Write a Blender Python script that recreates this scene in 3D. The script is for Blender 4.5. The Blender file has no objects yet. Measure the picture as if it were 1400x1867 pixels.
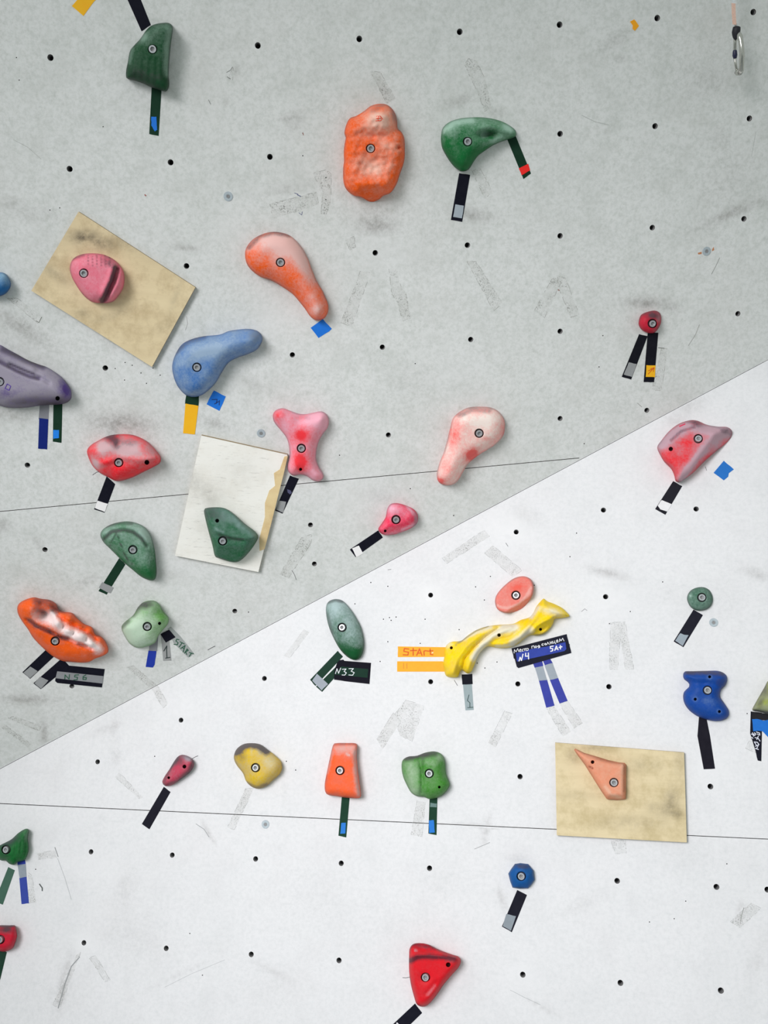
import bpy, bmesh, math, random
import numpy as np
from mathutils import Vector, Matrix, noise
from mathutils.geometry import delaunay_2d_cdt

random.seed(7)
rng = np.random.default_rng(7)
scene = bpy.context.scene
COL = scene.collection

# ------------------------------------------------------------------ camera
F_PX = 1588.06
R_W = np.array([[0.9824996, -0.019479, -0.1852434],
                [0.1854656, 0.1943324, 0.9632432],
                [0.0172358, -0.9807423, 0.1945442]])     # columns: right, down, forward
CAM = np.array([0.87373, -2.01360, 1.6])
cam_data = bpy.data.cameras.new('camera')
cam = bpy.data.objects.new('camera', cam_data)
COL.objects.link(cam)
cam_data.sensor_fit = 'VERTICAL'
cam_data.sensor_height = 24.0
cam_data.lens = 24.0 * F_PX / 1867.0
cam_data.clip_start = 0.05
rot = Matrix(((R_W[0, 0], -R_W[0, 1], -R_W[0, 2]),
              (R_W[1, 0], -R_W[1, 1], -R_W[1, 2]),
              (R_W[2, 0], -R_W[2, 1], -R_W[2, 2])))
cam.matrix_world = Matrix.Translation(Vector(CAM)) @ rot.to_4x4()
scene.camera = cam

# ------------------------------------------------------------------ light
world = bpy.data.worlds.new('hall_light')
scene.world = world
world.use_nodes = True
wn = world.node_tree
bg = wn.nodes['Background']
bg.inputs[0].default_value = (0.92, 1.0, 0.95, 1)
bg.inputs[1].default_value = 0.475


def spot_light(name, loc, target, angle, radius, power, color):
    l = bpy.data.lights.new(name, 'SPOT')
    l.energy = power
    l.color = color
    l.spot_size = math.radians(angle)
    l.spot_blend = 1.0
    l.shadow_soft_size = radius
    o = bpy.data.objects.new(name, l)
    o.location = loc
    o.rotation_euler = (Vector(target) - Vector(loc)).to_track_quat('-Z', 'Y').to_euler()
    COL.objects.link(o)
    return o


spot_light('hall_floodlight', (-0.6, -3.7, 2.5), (1.0, 0, 1.15), 66, 0.85, 570, (1.0, 0.965, 0.99))
scene.view_settings.view_transform = 'Standard'
scene.view_settings.look = 'None'
scene.view_settings.gamma = 1
scene.view_settings.exposure = 0.0
scene.view_settings.use_curve_mapping = False

# ------------------------------------------------------------------ planes
N_LOW = np.array([0.0, -1.0, 0.0])
O_LOW = np.array([0.0, 0.0, 1.6])


def ray(px, py):
    px = np.asarray(px, float); py = np.asarray(py, float)
    d = np.stack([(px - 700) / F_PX, (py - 933.5) / F_PX, np.ones_like(px)], -1)
    return d @ R_W.T


def hit(px, py, o, n, h=0.0):
    d = ray(px, py)
    h = np.asarray(h, float)
    t = (((o - CAM) @ n) + h) / (d @ n)
    return CAM + d * t[..., None]


def crease_y(x):
    return 1401 + (655 - 1401) * x / 1400.0


C0 = hit(-400., crease_y(-400.), O_LOW, N_LOW)
C1 = hit(1800., crease_y(1800.), O_LOW, N_LOW)
cdir = (C1 - C0) / np.linalg.norm(C1 - C0)
nu = np.array([0.25500, -0.83488, -0.48780])
nu = nu - cdir * (nu @ cdir)
nu /= np.linalg.norm(nu)
PL = {'L': (O_LOW, N_LOW), 'U': (C0, nu)}


def P(pl, px, py, h=0.0):
    o, n = PL[pl]
    return hit(px, py, o, n, h)


def which(x, y):
    return 'U' if y < crease_y(x) else 'L'


def T(ox, oy, s, pts):
    return [(ox + x / s, oy + y / s) for x, y in pts]


# ------------------------------------------------------------------ naming
def tag(o, label=None, cat=None, group=None, kind=None):
    if label: o['label'] = label
    if cat: o['category'] = cat
    if group: o['group'] = group
    if kind: o['kind'] = kind
    return o


def empty(name, loc):
    o = bpy.data.objects.new(name, None)
    o.empty_display_size = 0.02
    o.location = Vector(loc)
    COL.objects.link(o)
    return o


def mesh_obj(name, verts, faces, mats, parent=None, smooth=False, fmat=None):
    org = Vector(parent.location) if parent else Vector(np.mean(np.array(verts), axis=0))
    me = bpy.data.meshes.new(name)
    me.from_pydata([tuple(Vector(v) - org) for v in verts], [], [tuple(map(int, f)) for f in faces])
    for m in (mats if isinstance(mats, (list, tuple)) else [mats]):
        me.materials.append(m)
    if fmat is not None:
        me.polygons.foreach_set('material_index', np.array(fmat, dtype=np.int32))
    if smooth:
        me.polygons.foreach_set('use_smooth', np.ones(len(me.polygons), dtype=bool))
    me.update()
    o = bpy.data.objects.new(name, me)
    COL.objects.link(o)
    if parent:
        o.parent = parent
    else:
        o.location = org
    return o


# ------------------------------------------------------------------ materials
def lin(c):
    c = c / 255.0
    return c / 12.92 if c <= 0.04045 else ((c + 0.055) / 1.055) ** 2.4


def L3(rgb, k=1.0):
    return tuple(min(0.95, lin(v) * k) for v in rgb) + (1.0,)


MATS = {}


def base_mat(key, rough=0.6, metal=0.0):
    m = bpy.data.materials.new(key)
    m.use_nodes = True
    nt = m.node_tree
    b = nt.nodes['Principled BSDF']
    b.inputs['Roughness'].default_value = rough
    b.inputs['Metallic'].default_value = metal
    return m, nt, b


def nd(nt, t, **kw):
    n = nt.nodes.new(t)
    for k, v in kw.items():
        setattr(n, k, v)
    return n


def noise_node(nt, vec, scale, detail=4, rough=0.55):
    n = nd(nt, 'ShaderNodeTexNoise')
    n.inputs['Scale'].default_value = scale
    n.inputs['Detail'].default_value = detail
    n.inputs['Roughness'].default_value = rough
    nt.links.new(vec, n.inputs['Vector'])
    return n.outputs['Fac']


def rng_node(nt, fac, a, b, c=0.0, d=1.0):
    n = nd(nt, 'ShaderNodeMapRange')
    n.inputs['From Min'].default_value = a
    n.inputs['From Max'].default_value = b
    n.inputs['To Min'].default_value = c
    n.inputs['To Max'].default_value = d
    nt.links.new(fac, n.inputs['Value'])
    return n.outputs['Result']


def math_node(nt, op, a, b):
    n = nd(nt, 'ShaderNodeMath', operation=op)
    for i, v in enumerate((a, b)):
        if isinstance(v, (int, float)):
            n.inputs[i].default_value = v
        else:
            nt.links.new(v, n.inputs[i])
    n.use_clamp = True
    return n.outputs[0]


def mix_node(nt, fac, a, b):
    n = nd(nt, 'ShaderNodeMix', data_type='RGBA')
    if isinstance(fac, (int, float)):
        n.inputs[0].default_value = fac
    else:
        nt.links.new(fac, n.inputs[0])
    for i, v in ((6, a), (7, b)):
        if isinstance(v, tuple):
            n.inputs[i].default_value = v
        else:
            nt.links.new(v, n.inputs[i])
    return n.outputs[2]


def bump(nt, b, height, strength, dist):
    n = nd(nt, 'ShaderNodeBump')
    n.inputs['Strength'].default_value = strength
    n.inputs['Distance'].default_value = dist
    nt.links.new(height, n.inputs['Height'])
    nt.links.new(n.outputs[0], b.inputs['Normal'])


def coords(nt):
    return nd(nt, 'ShaderNodeNewGeometry').outputs['Position']


def wall_mat(key, base, dark, residue=False, amp=0.3):
    m, nt, b = base_mat(key, 0.72)
    pos = coords(nt)
    big = noise_node(nt, pos, 3.0, 5, 0.6)
    mid = noise_node(nt, pos, 14.0, 5, 0.65)
    fine = noise_node(nt, pos, 120.0, 3, 0.7)
    at = nd(nt, 'ShaderNodeAttribute', attribute_name='wear')
    sep = nd(nt, 'ShaderNodeSeparateColor')
    nt.links.new(at.outputs['Color'], sep.inputs[0])
    c = mix_node(nt, rng_node(nt, big, 0.42, 0.72, 0, 0.14), base, dark)
    c = mix_node(nt, rng_node(nt, mid, 0.48, 0.72, 0, amp), c, dark)
    c = mix_node(nt, rng_node(nt, fine, 0.42, 0.72, 0, amp * 1.5), c, dark)
    c = mix_node(nt, rng_node(nt, noise_node(nt, pos, 48.0, 6, 0.8), 0.53, 0.72, 0, amp * 1.5), c, dark)
    # faint warm and cool drift of the old paint
    c = mix_node(nt, rng_node(nt, noise_node(nt, pos, 7.0, 4, 0.6), 0.5, 0.7, 0, 0.12), c, (base[0] * 1.0, base[1] * 0.93, base[2] * 0.93, 1))
    # thin streaky rubber scuffs
    mp = nd(nt, 'ShaderNodeMapping')
    mp.inputs['Rotation'].default_value = (0.0, 0.7, 0.0)
    mp.inputs['Scale'].default_value = (5.0, 5.0, 26.0)
    nt.links.new(pos, mp.inputs['Vector'])
    st = noise_node(nt, mp.outputs[0], 2.2, 6, 0.7)
    c = mix_node(nt, rng_node(nt, st, 0.60, 0.78, 0, 0.35), c, dark)
    # worn patches stored with the mesh
    brk = rng_node(nt, noise_node(nt, pos, 60.0, 5, 0.75), 0.35, 0.65, 0.35, 1.0)
    sm = math_node(nt, 'MULTIPLY', sep.outputs[0], brk)
    c = mix_node(nt, sm, c, L3((112, 106, 102)))
    ch = math_node(nt, 'MULTIPLY', sep.outputs[1], brk)
    c = mix_node(nt, ch, c, (0.86, 0.87, 0.88, 1))
    if residue:
        sp = rng_node(nt, noise_node(nt, pos, 330.0, 4, 0.8), 0.52, 0.62, 0.0, 0.8)
        pa = rng_node(nt, noise_node(nt, pos, 28.0, 3, 0.6), 0.40, 0.60, 0.15, 1.0)
        c = mix_node(nt, rng_node(nt, noise_node(nt, pos, 9.0, 3, 0.6), 0.35, 0.65, 0.02, 0.14), c, L3((140, 136, 122)))
        c = mix_node(nt, math_node(nt, 'MULTIPLY', sp, pa), c, L3((88, 88, 82)))
    nt.links.new(c, b.inputs['Base Color'])
    bump(nt, b, fine, 0.12, 0.0006)
    return m


def hold_mat(key, base, chalk, grime=(74, 66, 74), k=1.0):
    kk = (key, base, chalk, k)
    if kk in MATS: return MATS[kk]
    m, nt, b = base_mat(key, 0.55)
    b.inputs['Specular IOR Level'].default_value = 0.22
    pos = coords(nt)
    at = nd(nt, 'ShaderNodeAttribute', attribute_name='wear')
    sep = nd(nt, 'ShaderNodeSeparateColor')
    nt.links.new(at.outputs['Color'], sep.inputs[0])
    b0 = L3(base, k)
    deep = (b0[0] * 0.80, b0[1] * 0.72, b0[2] * 0.66, 1)
    n1 = noise_node(nt, pos, 38.0, 5, 0.62)
    n2 = noise_node(nt, pos, 190.0, 5, 0.8)
    c = mix_node(nt, rng_node(nt, n1, 0.35, 0.7, 0, 0.7), b0, deep)
    def patchy(v, lo, hi):
        n = math_node(nt, 'MULTIPLY', n1, 0.75)
        m = nd(nt, 'ShaderNodeMath', operation='MULTIPLY_ADD')      # v + 0.75 * n1 + 0.5 * n2
        nt.links.new(n2, m.inputs[0]); m.inputs[1].default_value = 0.75
        nt.links.new(n, m.inputs[2])
        a = nd(nt, 'ShaderNodeMath', operation='ADD')
        nt.links.new(m.outputs[0], a.inputs[0]); nt.links.new(v, a.inputs[1])
        return math_node(nt, 'MULTIPLY', rng_node(nt, a.outputs[0], lo, hi), rng_node(nt, v, 0.0, 0.15))
    c = mix_node(nt, patchy(sep.outputs[0], 0.74, 1.42), c, L3(chalk, k))
    c = mix_node(nt, math_node(nt, 'MULTIPLY', patchy(sep.outputs[1], 0.72, 1.40), 0.90), c, L3(grime, 0.9))
    nt.links.new(c, b.inputs['Base Color'])
    bump(nt, b, n2, 0.35, 0.0012)
    MATS[kk] = m
    return m


def flat_mat(key, rgb, k=1.0, rough=0.55, var=0.12, scale=90.0, metal=0.0, spec=None):
    kk = (key, rgb, k)
    if kk in MATS: return MATS[kk]
    m, nt, b = base_mat(key, rough, metal)
    if spec is not None: b.inputs['Specular IOR Level'].default_value = spec
    c0 = L3(rgb, k)
    pos = coords(nt)
    f = rng_node(nt, noise_node(nt, pos, scale, 4, 0.7), 0.35, 0.7, 0, 1)
    c1 = tuple(min(0.95, v * (1 + var) + 0.03 * var) for v in c0[:3]) + (1,)
    nt.links.new(mix_node(nt, f, c0, c1), b.inputs['Base Color'])
    MATS[kk] = m
    return m


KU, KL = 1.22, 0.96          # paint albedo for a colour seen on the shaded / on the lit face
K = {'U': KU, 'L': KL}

W_LOW = wall_mat('white_wall_paint', (0.80, 0.81, 0.825, 1), (0.55, 0.58, 0.59, 1), amp=0.18)
W_LOWR = wall_mat('white_wall_glue', (0.80, 0.81, 0.825, 1), (0.55, 0.58, 0.58, 1), True)
W_UP = wall_mat('shaded_wall_paint', (0.762, 0.785, 0.775, 1), (0.46, 0.50, 0.46, 1))  # white paint like the lower wall, with the overhang's shade in its colour
W_UPR = wall_mat('shaded_wall_glue', (0.762, 0.785, 0.775, 1), (0.46, 0.50, 0.46, 1), True)  # glue marks over the same shade-tinted white paint
EDGE = flat_mat('plywood_core', (70, 62, 55), 1.0, 0.9)
STEEL = flat_mat('zinc_steel', (186, 190, 194), 1.0, 0.35, 0.2, 300.0, 0.6)
STEELD = flat_mat('dull_steel', (140, 141, 142), 1.0, 0.5, 0.2, 300.0, 0.25)
RECESS_BLACK = flat_mat('recess_black', (14, 14, 18), 1.0, 0.6, 0.03)
HOLED = flat_mat('hole_shadow', (20, 20, 22), 1.0, 0.95, 0.02)
SCREWG = flat_mat('grey_screw', (172, 184, 190), 1.0, 0.5, 0.2, 300.0, 0.2)


# ------------------------------------------------------------------ 2d helpers
def catmull(pts, step=3.0):
    pts = np.array(pts, float)
    n = len(pts)
    out = []
    for i in range(n):
        p0, p1, p2, p3 = pts[i - 1], pts[i], pts[(i + 1) % n], pts[(i + 2) % n]
        k = max(2, int(np.linalg.norm(p2 - p1) / step))
        for j in range(k):
            t = j / k
            out.append(0.5 * ((2 * p1) + (-p0 + p2) * t + (2 * p0 - 5 * p1 + 4 * p2 - p3) * t * t
                              + (-p0 + 3 * p1 - 3 * p2 + p3) * t ** 3))
    return np.array(out)


def dense(pts, step):
    pts = np.array(pts, float)
    out = []
    for i in range(len(pts)):
        a, b = pts[i], pts[(i + 1) % len(pts)]
        k = max(1, int(np.linalg.norm(b - a) / step))
        for j in range(k):
            out.append(a + (b - a) * j / k)
    return np.array(out)


def seg_dist(q, a, b):
    d = b - a
    l2 = max(1e-12, d @ d)
    t = np.clip(((q - a) @ d) / l2, 0, 1)
    return np.linalg.norm(q - (a + t[:, None] * d), axis=1)


def poly_dist(q, poly, closed=True):
    best = np.full(len(q), 1e9)
    n = len(poly)
    for i in range(n if closed else n - 1):
        best = np.minimum(best, seg_dist(q, poly[i], poly[(i + 1) % n]))
    return best


def inside(q, poly):
    x, y = q[:, 0], q[:, 1]
    c = np.zeros(len(q), bool)
    n = len(poly)
    for i in range(n):
        x1, y1 = poly[i]; x2, y2 = poly[(i + 1) % n]
        if y1 == y2: continue
        m = ((y1 > y) != (y2 > y)) & (x < (x2 - x1) * (y - y1) / (y2 - y1) + x1)
        c ^= m
    return c


def hexgrid(x0, y0, x1, y1, s):
    out = []
    r = 0
    y = y0
    while y < y1:
        xs = np.arange(x0 + (s / 2 if r % 2 else 0), x1, s)
        out.append(np.stack([xs, np.full_like(xs, y)], 1))
        y += s * 0.866
        r += 1
    return np.concatenate(out)


def circle(cx, cy, r, n=16, sy=1.0):
    a = np.arange(n) * 2 * math.pi / n
    return np.stack([cx + r * np.cos(a), cy + r * sy * np.sin(a)], 1)


def gauss(q, x, y, rx, ry, ang=0.0):
    c, s = math.cos(ang), math.sin(ang)
    dx, dy = q[:, 0] - x, q[:, 1] - y
    u = (dx * c + dy * s) / rx
    v = (-dx * s + dy * c) / ry
    return np.exp(-(u * u + v * v))


def set_wear(me, arr):
    a = me.color_attributes.new('wear', 'FLOAT_COLOR', 'POINT')
    full = np.ones((len(me.vertices), 4), dtype=np.float32)
    full[:, :3] = 0
    k = min(len(arr), len(full))
    full[:k, :arr.shape[1]] = arr[:k]
    a.data.foreach_set('color', full.ravel())


def ccw(pts):
    p = np.array(pts, float)
    x, y = p[:, 0], p[:, 1]
    return p if (x * np.roll(y, -1) - y * np.roll(x, -1)).sum() > 0 else p[::-1]


def orient(V, Fs, n):
    a = np.array(Fs)
    nn = np.cross(V[a[:, 1]] - V[a[:, 0]], V[a[:, 2]] - V[a[:, 0]]).sum(0)
    return [tuple(f[::-1]) for f in Fs] if nn @ n < 0 else [tuple(f) for f in Fs]


# ------------------------------------------------------------------ marks on the walls
RES = [
    [(675, 130), (693, 131), (722, 180), (705, 190)],
    [(491, 372), (577, 350), (581, 373), (498, 399)],
    [(570, 316), (596, 309), (604, 318), (603, 372), (594, 391), (585, 390), (588, 350)],
    [(854, 106), (869, 111), (886, 148), (896, 198), (883, 203), (872, 171), (858, 143), (847, 118)],
    [(860, 311), (874, 305), (898, 349), (884, 363)],
    [(657, 494), (676, 496), (641, 596), (621, 588)],
    [(709, 490), (723, 490), (731, 523), (740, 534), (749, 581), (734, 586), (724, 551), (714, 536)],
    [(629, 437), (646, 431), (648, 451), (638, 457)],
    [(850, 475), (868, 477), (917, 552), (900, 567)],
    [(1008, 505), (1024, 512), (992, 580), (974, 566)],
    [(1016, 502), (1031, 506), (1056, 574), (1040, 579), (1018, 524)],
    [(13, 544), (31, 543), (78, 577), (70, 590)],
    [(1206, 634), (1217, 636), (1206, 712), (1188, 712)],
    [(806, 1017), (883, 966), (893, 978), (814, 1028)],
    [(883, 1008), (898, 994), (952, 1040), (934, 1052)],
    [(517, 1196), (554, 1147), (564, 1153), (528, 1200)],
    [(687, 1347), (717, 1299), (731, 1316), (697, 1366)],
    [(718, 1304), (740, 1276), (774, 1287), (751, 1352), (729, 1341)],
    [(890, 1354), (920, 1296), (934, 1301), (903, 1363)],
    [(995, 1290), (1010, 1286), (1041, 1334), (1026, 1343)],
    [(1020, 1283), (1035, 1277), (1062, 1318), (1046, 1328)],
    [(1113, 1135), (1140, 1134), (1156, 1221), (1140, 1221), (1131, 1165), (1126, 1222), (1110, 1220)],
    [(210, 1417), (217, 1408), (261, 1454), (254, 1457)],
    [(448, 1437), (463, 1437), (427, 1513), (414, 1509)],
    [(760, 1460), (776, 1463), (769, 1526), (749, 1522)],
    [(1114, 1533), (1140, 1531), (1142, 1556), (1121, 1557)],
    [(1331, 1680), (1369, 1646), (1388, 1656), (1349, 1692)],
    [(68, 1556), (100, 1550), (104, 1564), (70, 1567)],
    [(140, 1741), (148, 1735), (109, 1838), (95, 1832)],
    [(163, 1747), (174, 1741), (201, 1787), (191, 1790)],
    [(231, 1216), (244, 1214), (288, 1250), (306, 1283), (297, 1291), (278, 1259)],
    [(13, 1309), (25, 1306), (75, 1324), (72, 1333)],
    [(0, 1324), (10, 1321), (57, 1357), (51, 1363)],
    [(550, 980), (568, 974), (567, 991), (526, 1054), (510, 1047)],
    [(1358, 1364), (1372, 1341), (1378, 1373)],
    [(51, 1590), (58, 1596), (66, 1645), (52, 1647)],
    [(393, 124), (426, 121), (424, 146), (412, 147)][1:],
]
PITS = [(30, 105), (35, 146), (188, 231), (91, 383), (109, 379), (552, 243), (552, 284), (594, 324), (594, 364),
        (210, 672), (227, 693), (267, 699), (279, 671), (292, 684), (257, 680), (241, 666), (228, 661), (757, 663),
        (748, 891), (827, 940), (1099, 612), (1092, 669), (1065, 809), (1051, 972), (1039, 1015), (1208, 1061),
        (619, 830), (676, 1062), (707, 1069), (647, 1101), (699, 1129), (710, 1126), (713, 1131), (722, 1125),
        (775, 1129), (707, 1170), (766, 1173), (693, 1206), (453, 1116), (522, 1388), (539, 1404), (894, 1051),
        (867, 1070), (883, 1094), (837, 1148), (906, 1207), (884, 1218), (870, 1209), (974, 1067),
        (1149, 1115), (1111, 1137), (282, 1379), (1325, 1575), (1250, 1643), (1229, 1675), (1184, 1681),
        (346, 1702), (369, 1778), (1362, 1301), (65, 1585)]
NUTS_U = [(92, 105), (470, 83), (655, 71), (838, 58), (1020, 45), (1198, 33), (1373, 22), (127, 308), (311, 296),
          (492, 286), (1021, 244), (1194, 230), (1366, 216), (340, 485), (684, 461), (852, 447), (1021, 430),
          (1189, 415), (1356, 399), (192, 671), (533, 647), (697, 633), (858, 619), (1021, 604), (1345, 572),
          (50, 848), (708, 793), (1021, 763), (1179, 748), (82, 1002), (566, 957), (573, 1028), (428, 1114),
          (131, 1251)]
NUTS_L = [(941, 970), (1100, 930), (1269, 928), (785, 1085), (1104, 1088), (482, 1237), (785, 1243), (944, 1247),
          (1110, 1252), (330, 1313), (948, 1416), (1295, 1434), (178, 1389), (166, 1553), (314, 1559), (466, 1566),
          (622, 1574), (783, 1583), (1125, 1606), (1306, 1617), (1399, 1622), (153, 1719), (303, 1729),
          (458, 1740), (618, 1751), (953, 1777), (1131, 1792), (1314, 1806)]
# x, y, rx, ry, angle, amount
SMUDGE = [
    (225, 772, 60, 20, 0.05, .55), (685, 412, 32, 13, 0.05, .6), (690, 385, 40, 20, 0, .25), (862, 392, 34, 12, 0.2, .45),
    (1176, 552, 34, 9, 0.0, .55), (1222, 560, 16, 8, 0.2, .3), (40, 596, 55, 16, 0.55, .4), (20, 755, 45, 12, 0.1, .4),
    (1335, 388, 60, 9, -0.42, .45), (838, 185, 26, 10, -0.4, .3), (906, 205, 14, 8, 0, .3), (520, 345, 40, 9, -0.2, .2),
    (1108, 1045, 34, 7, 0.25, .45), (1378, 1045, 26, 10, 0.3, .3), (50, 1275, 40, 7, 0.0, .55), (80, 1335, 6, 24, 0, .5),
    (394, 772, 26, 10, 0.3, .35), (340, 452, 22, 5, 0.1, .45), (230, 990, 60, 10, 0.1, .15), (700, 165, 18, 8, .5, .3),
    (540, 220, 14, 20, 0.3, .25), (520, 216, 12, 6, 0, .3), (430, 132, 6, 12, .2, .35), (412, 185, 4, 9, .2, .3),
    (1100, 240, 10, 6, 0, .15), (1120, 75, 30, 12, -.6, .25), (1130, 108, 8, 5, 0, .35), (1290, 150, 50, 30, 0, .15),
    (1325, 330, 40, 60, 0.5, .12), (1310, 250, 20, 20, 0, .15), (60, 390, 40, 14, 0, .2), (20, 370, 20, 10, 0, .25),
    (850, 873, 12, 5, .3, .35), (690, 905, 30, 10, .2, .2), (1260, 740, 30, 12, -.4, .22), (1230, 768, 20, 8, 0, .2),
    (960, 940, 30, 14, .4, .16), (340, 1195, 50, 7, -.3, .2), (300, 1045, 30, 8, 0, .2), (490, 640, 24, 9, .5, .25),
    (205, 620, 30, 12, .6, .12), (460, 700, 30, 10, .5, .16), (750, 700, 40, 30, 0, .1), (160, 1060, 26, 6, -.4, .25),
    (5, 960, 12, 12, 0, .4), (70, 990, 14, 5, .9, .35), (640, 250, 20, 30, 0, .10), (600, 560, 40, 14, .6, .1),
    (885, 1500, 4, 16, .5, .3), (886, 1520, 4, 18, .3, .45), (940, 1565, 18, 8, 0, .2), (915, 1640, 5, 22, -.3, .35),
    (245, 1710, 60, 40, .4, .09), (230, 1620, 20, 40, .2, .12), (118, 1790, 7, 46, .22, .42), (1350, 1665, 6, 20, .1, .3),
    (1250, 1560, 60, 30, 0, .06), (1060, 1650, 40, 12, -.4, .10), (800, 1600, 60, 40, 0, .05), (470, 1340, 40, 30, 0, .06),
    (208, 1325, 6, 22, .2, .2), (212, 1380, 8, 14, 0, .2), (190, 1330, 30, 6, -.4, .18), (520, 1450, 5, 20, 0, .08),
    (380, 1520, 4, 22, -.5, .3), (1220, 1080, 20, 20, 0, .08), (1330, 1090, 40, 30, 0, .06), (1085, 1390, 60, 40, 0, .04),
    (497, 1770, 40, 5, .5, .2), (1380, 1750, 20, 50, 0.3, .1), (985, 1835, 30, 3, .5, .25), (330, 1775, 60, 3, -.45, .14),
    (700, 1690, 80, 50, 0, .04), (570, 1620, 50, 60, 0, .05), (120, 1810, 60, 50, 0, .06), (500, 1800, 40, 30, 0, .06),
]
CHALK = [(785, 1085, 26, 24, 0, .8), (925, 965, 44, 34, .3, .7), (1105, 1095, 50, 34, 0, .5), (330, 1290, 40, 30, 0, .4),
         (153, 1719, 22, 22, 0, .6), (1290, 1400, 60, 30, 0, .4), (700, 460, 60, 40, 0, .3), (490, 590, 40, 40, 0, .3),
         (765, 812, 6, 4, 0, .8), (829, 740, 5, 4, 0, .8), (875, 725, 20, 6, -.2, .5), (425, 420, 30, 40, 0, .25),
         (650, 900, 80, 60, 0, .3), (560, 560, 80, 60, 0, .25), (330, 1030, 40, 60, 0, .25), (270, 950, 50, 30, 0, .3),
         (170, 1580, 60, 30, 0, .3), (953, 1777, 34, 26, 0, .5), (260, 50, 14, 14, 0, .5), (820, 660, 60, 60, 0, .2)]

LOW_POLY = [(-400, crease_y(-400)), (1800, crease_y(1800)), (1850, 2350), (-450, 2350)]
UP_POLY = [(-400, crease_y(-400)), (-450, -420), (1850, -420), (1800, crease_y(1800))]


def strip_quad(a, b, w):
    a = np.array(a, float); b = np.array(b, float)
    d = (b - a) / np.linalg.norm(b - a)
    n = np.array([-d[1], d[0]]) * w / 2
    return [a - n, b - n, b + n, a + n]


def wall_face(name, pl, poly, mats, nuts, seams, step=8.0):
    verts, faces, roles = [], [], []

    def add(pts, role):
        i0 = len(verts)
        pts = ccw(pts)
        verts.extend([tuple(p) for p in pts])
        faces.append(list(range(i0, i0 + len(pts))))
        roles.append(role)
    add(poly, 'outer')
    for x, y in nuts:
        mm = np.linalg.norm(P(pl, x + 1., y * 1.) - P(pl, x * 1., y * 1.))
        # a round hole on the wall, seen from here
        o, n = PL[pl]
        c = P(pl, x * 1., y * 1.)
        u = np.cross(n, [0, 0, 1.]); u /= np.linalg.norm(u)
        v = np.cross(n, u)
        ring = [c + 0.0058 * (math.cos(a) * u + math.sin(a) * v) for a in np.arange(20) * math.pi / 10]
        pts = []
        for r in ring:
            q = (r - CAM) @ R_W
            pts.append((700 + F_PX * q[0] / q[2], 933.5 + F_PX * q[1] / q[2]))
        add(pts, 'hole')
    for x, y in PITS:
        if which(x, y) == pl:
            add(circle(x, y, 1.15, 6), 'hole')
    for sq in seams:
        add(sq, 'hole')
    for r in RES:
        add(r, 'res')
    g = hexgrid(-40, -40, 1440, 1907, step)
    ring = dense([(-40, -40), (1440, -40), (1440, 1907), (-40, 1907)], step)
    far = hexgrid(-440, -410, 1840, 2340, 120.0)
    far = far[(far[:, 0] < -45) | (far[:, 0] > 1445) | (far[:, 1] < -45) | (far[:, 1] > 1912)]
    g = np.concatenate([g + rng.uniform(-.6, .6, g.shape), far, ring])
    pp = np.array(poly)
    g = g[inside(g, pp)]
    g = g[poly_dist(g, pp) > 2.0]
    verts += [tuple(p) for p in g]
    ov, oe, of, _, _, ofs = delaunay_2d_cdt([Vector(p) for p in verts], [], faces, 0, 1e-4)
    keep, fm = [], []
    for f, src in zip(of, ofs):
        rs = {roles[i] for i in src}
        if 'outer' not in rs or 'hole' in rs: continue
        keep.append(f)
        fm.append(1 if 'res' in rs else 0)
    q = np.array([tuple(v) for v in ov])
    V = P(pl, q[:, 0], q[:, 1])
    n = PL[pl][1]
    keep = orient(V, keep, n)
    # boundary edges run back through the board
    cnt = {}
    for f in keep:
        for i in range(3):
            e = (f[i], f[(i + 1) % 3])
            k = tuple(sorted(e))
            cnt[k] = None if k in cnt else e
    bedges = [e for e in cnt.values() if e]
    bv = {}
    VV = [v for v in V]
    for a, b in bedges:
        for k in (a, b):
            if k not in bv:
                bv[k] = len(VV)
                VV.append(V[k] - n * 0.018)
    allf = list(keep)
    fmat = list(fm)
    for a, b in bedges:
        allf.append((b, a, bv[a], bv[b])); fmat.append(2)
    i0 = len(VV)
    for p in poly:
        VV.append(P(pl, float(p[0]), float(p[1])) - n * 0.018)
    bk = list(range(i0, i0 + len(poly)))
    allf.append(bk); fmat.append(2)
    o = mesh_obj(name, VV, allf, mats + [EDGE], fmat=fmat)
    w = np.zeros((len(q), 3), np.float32)
    for (x, y, rx, ry, a, amt) in SMUDGE:
        if which(x, y) == pl:
            w[:, 0] += gauss(q, x, y, rx, ry, a) * amt * 1.15
    for (x, y, rx, ry, a, amt) in CHALK:
        if which(x, y) == pl:
            w[:, 1] += gauss(q, x, y, rx, ry, a) * amt
    set_wear(o.data, np.clip(w, 0, 1))
    tag(o, kind='structure')
    return o


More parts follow.
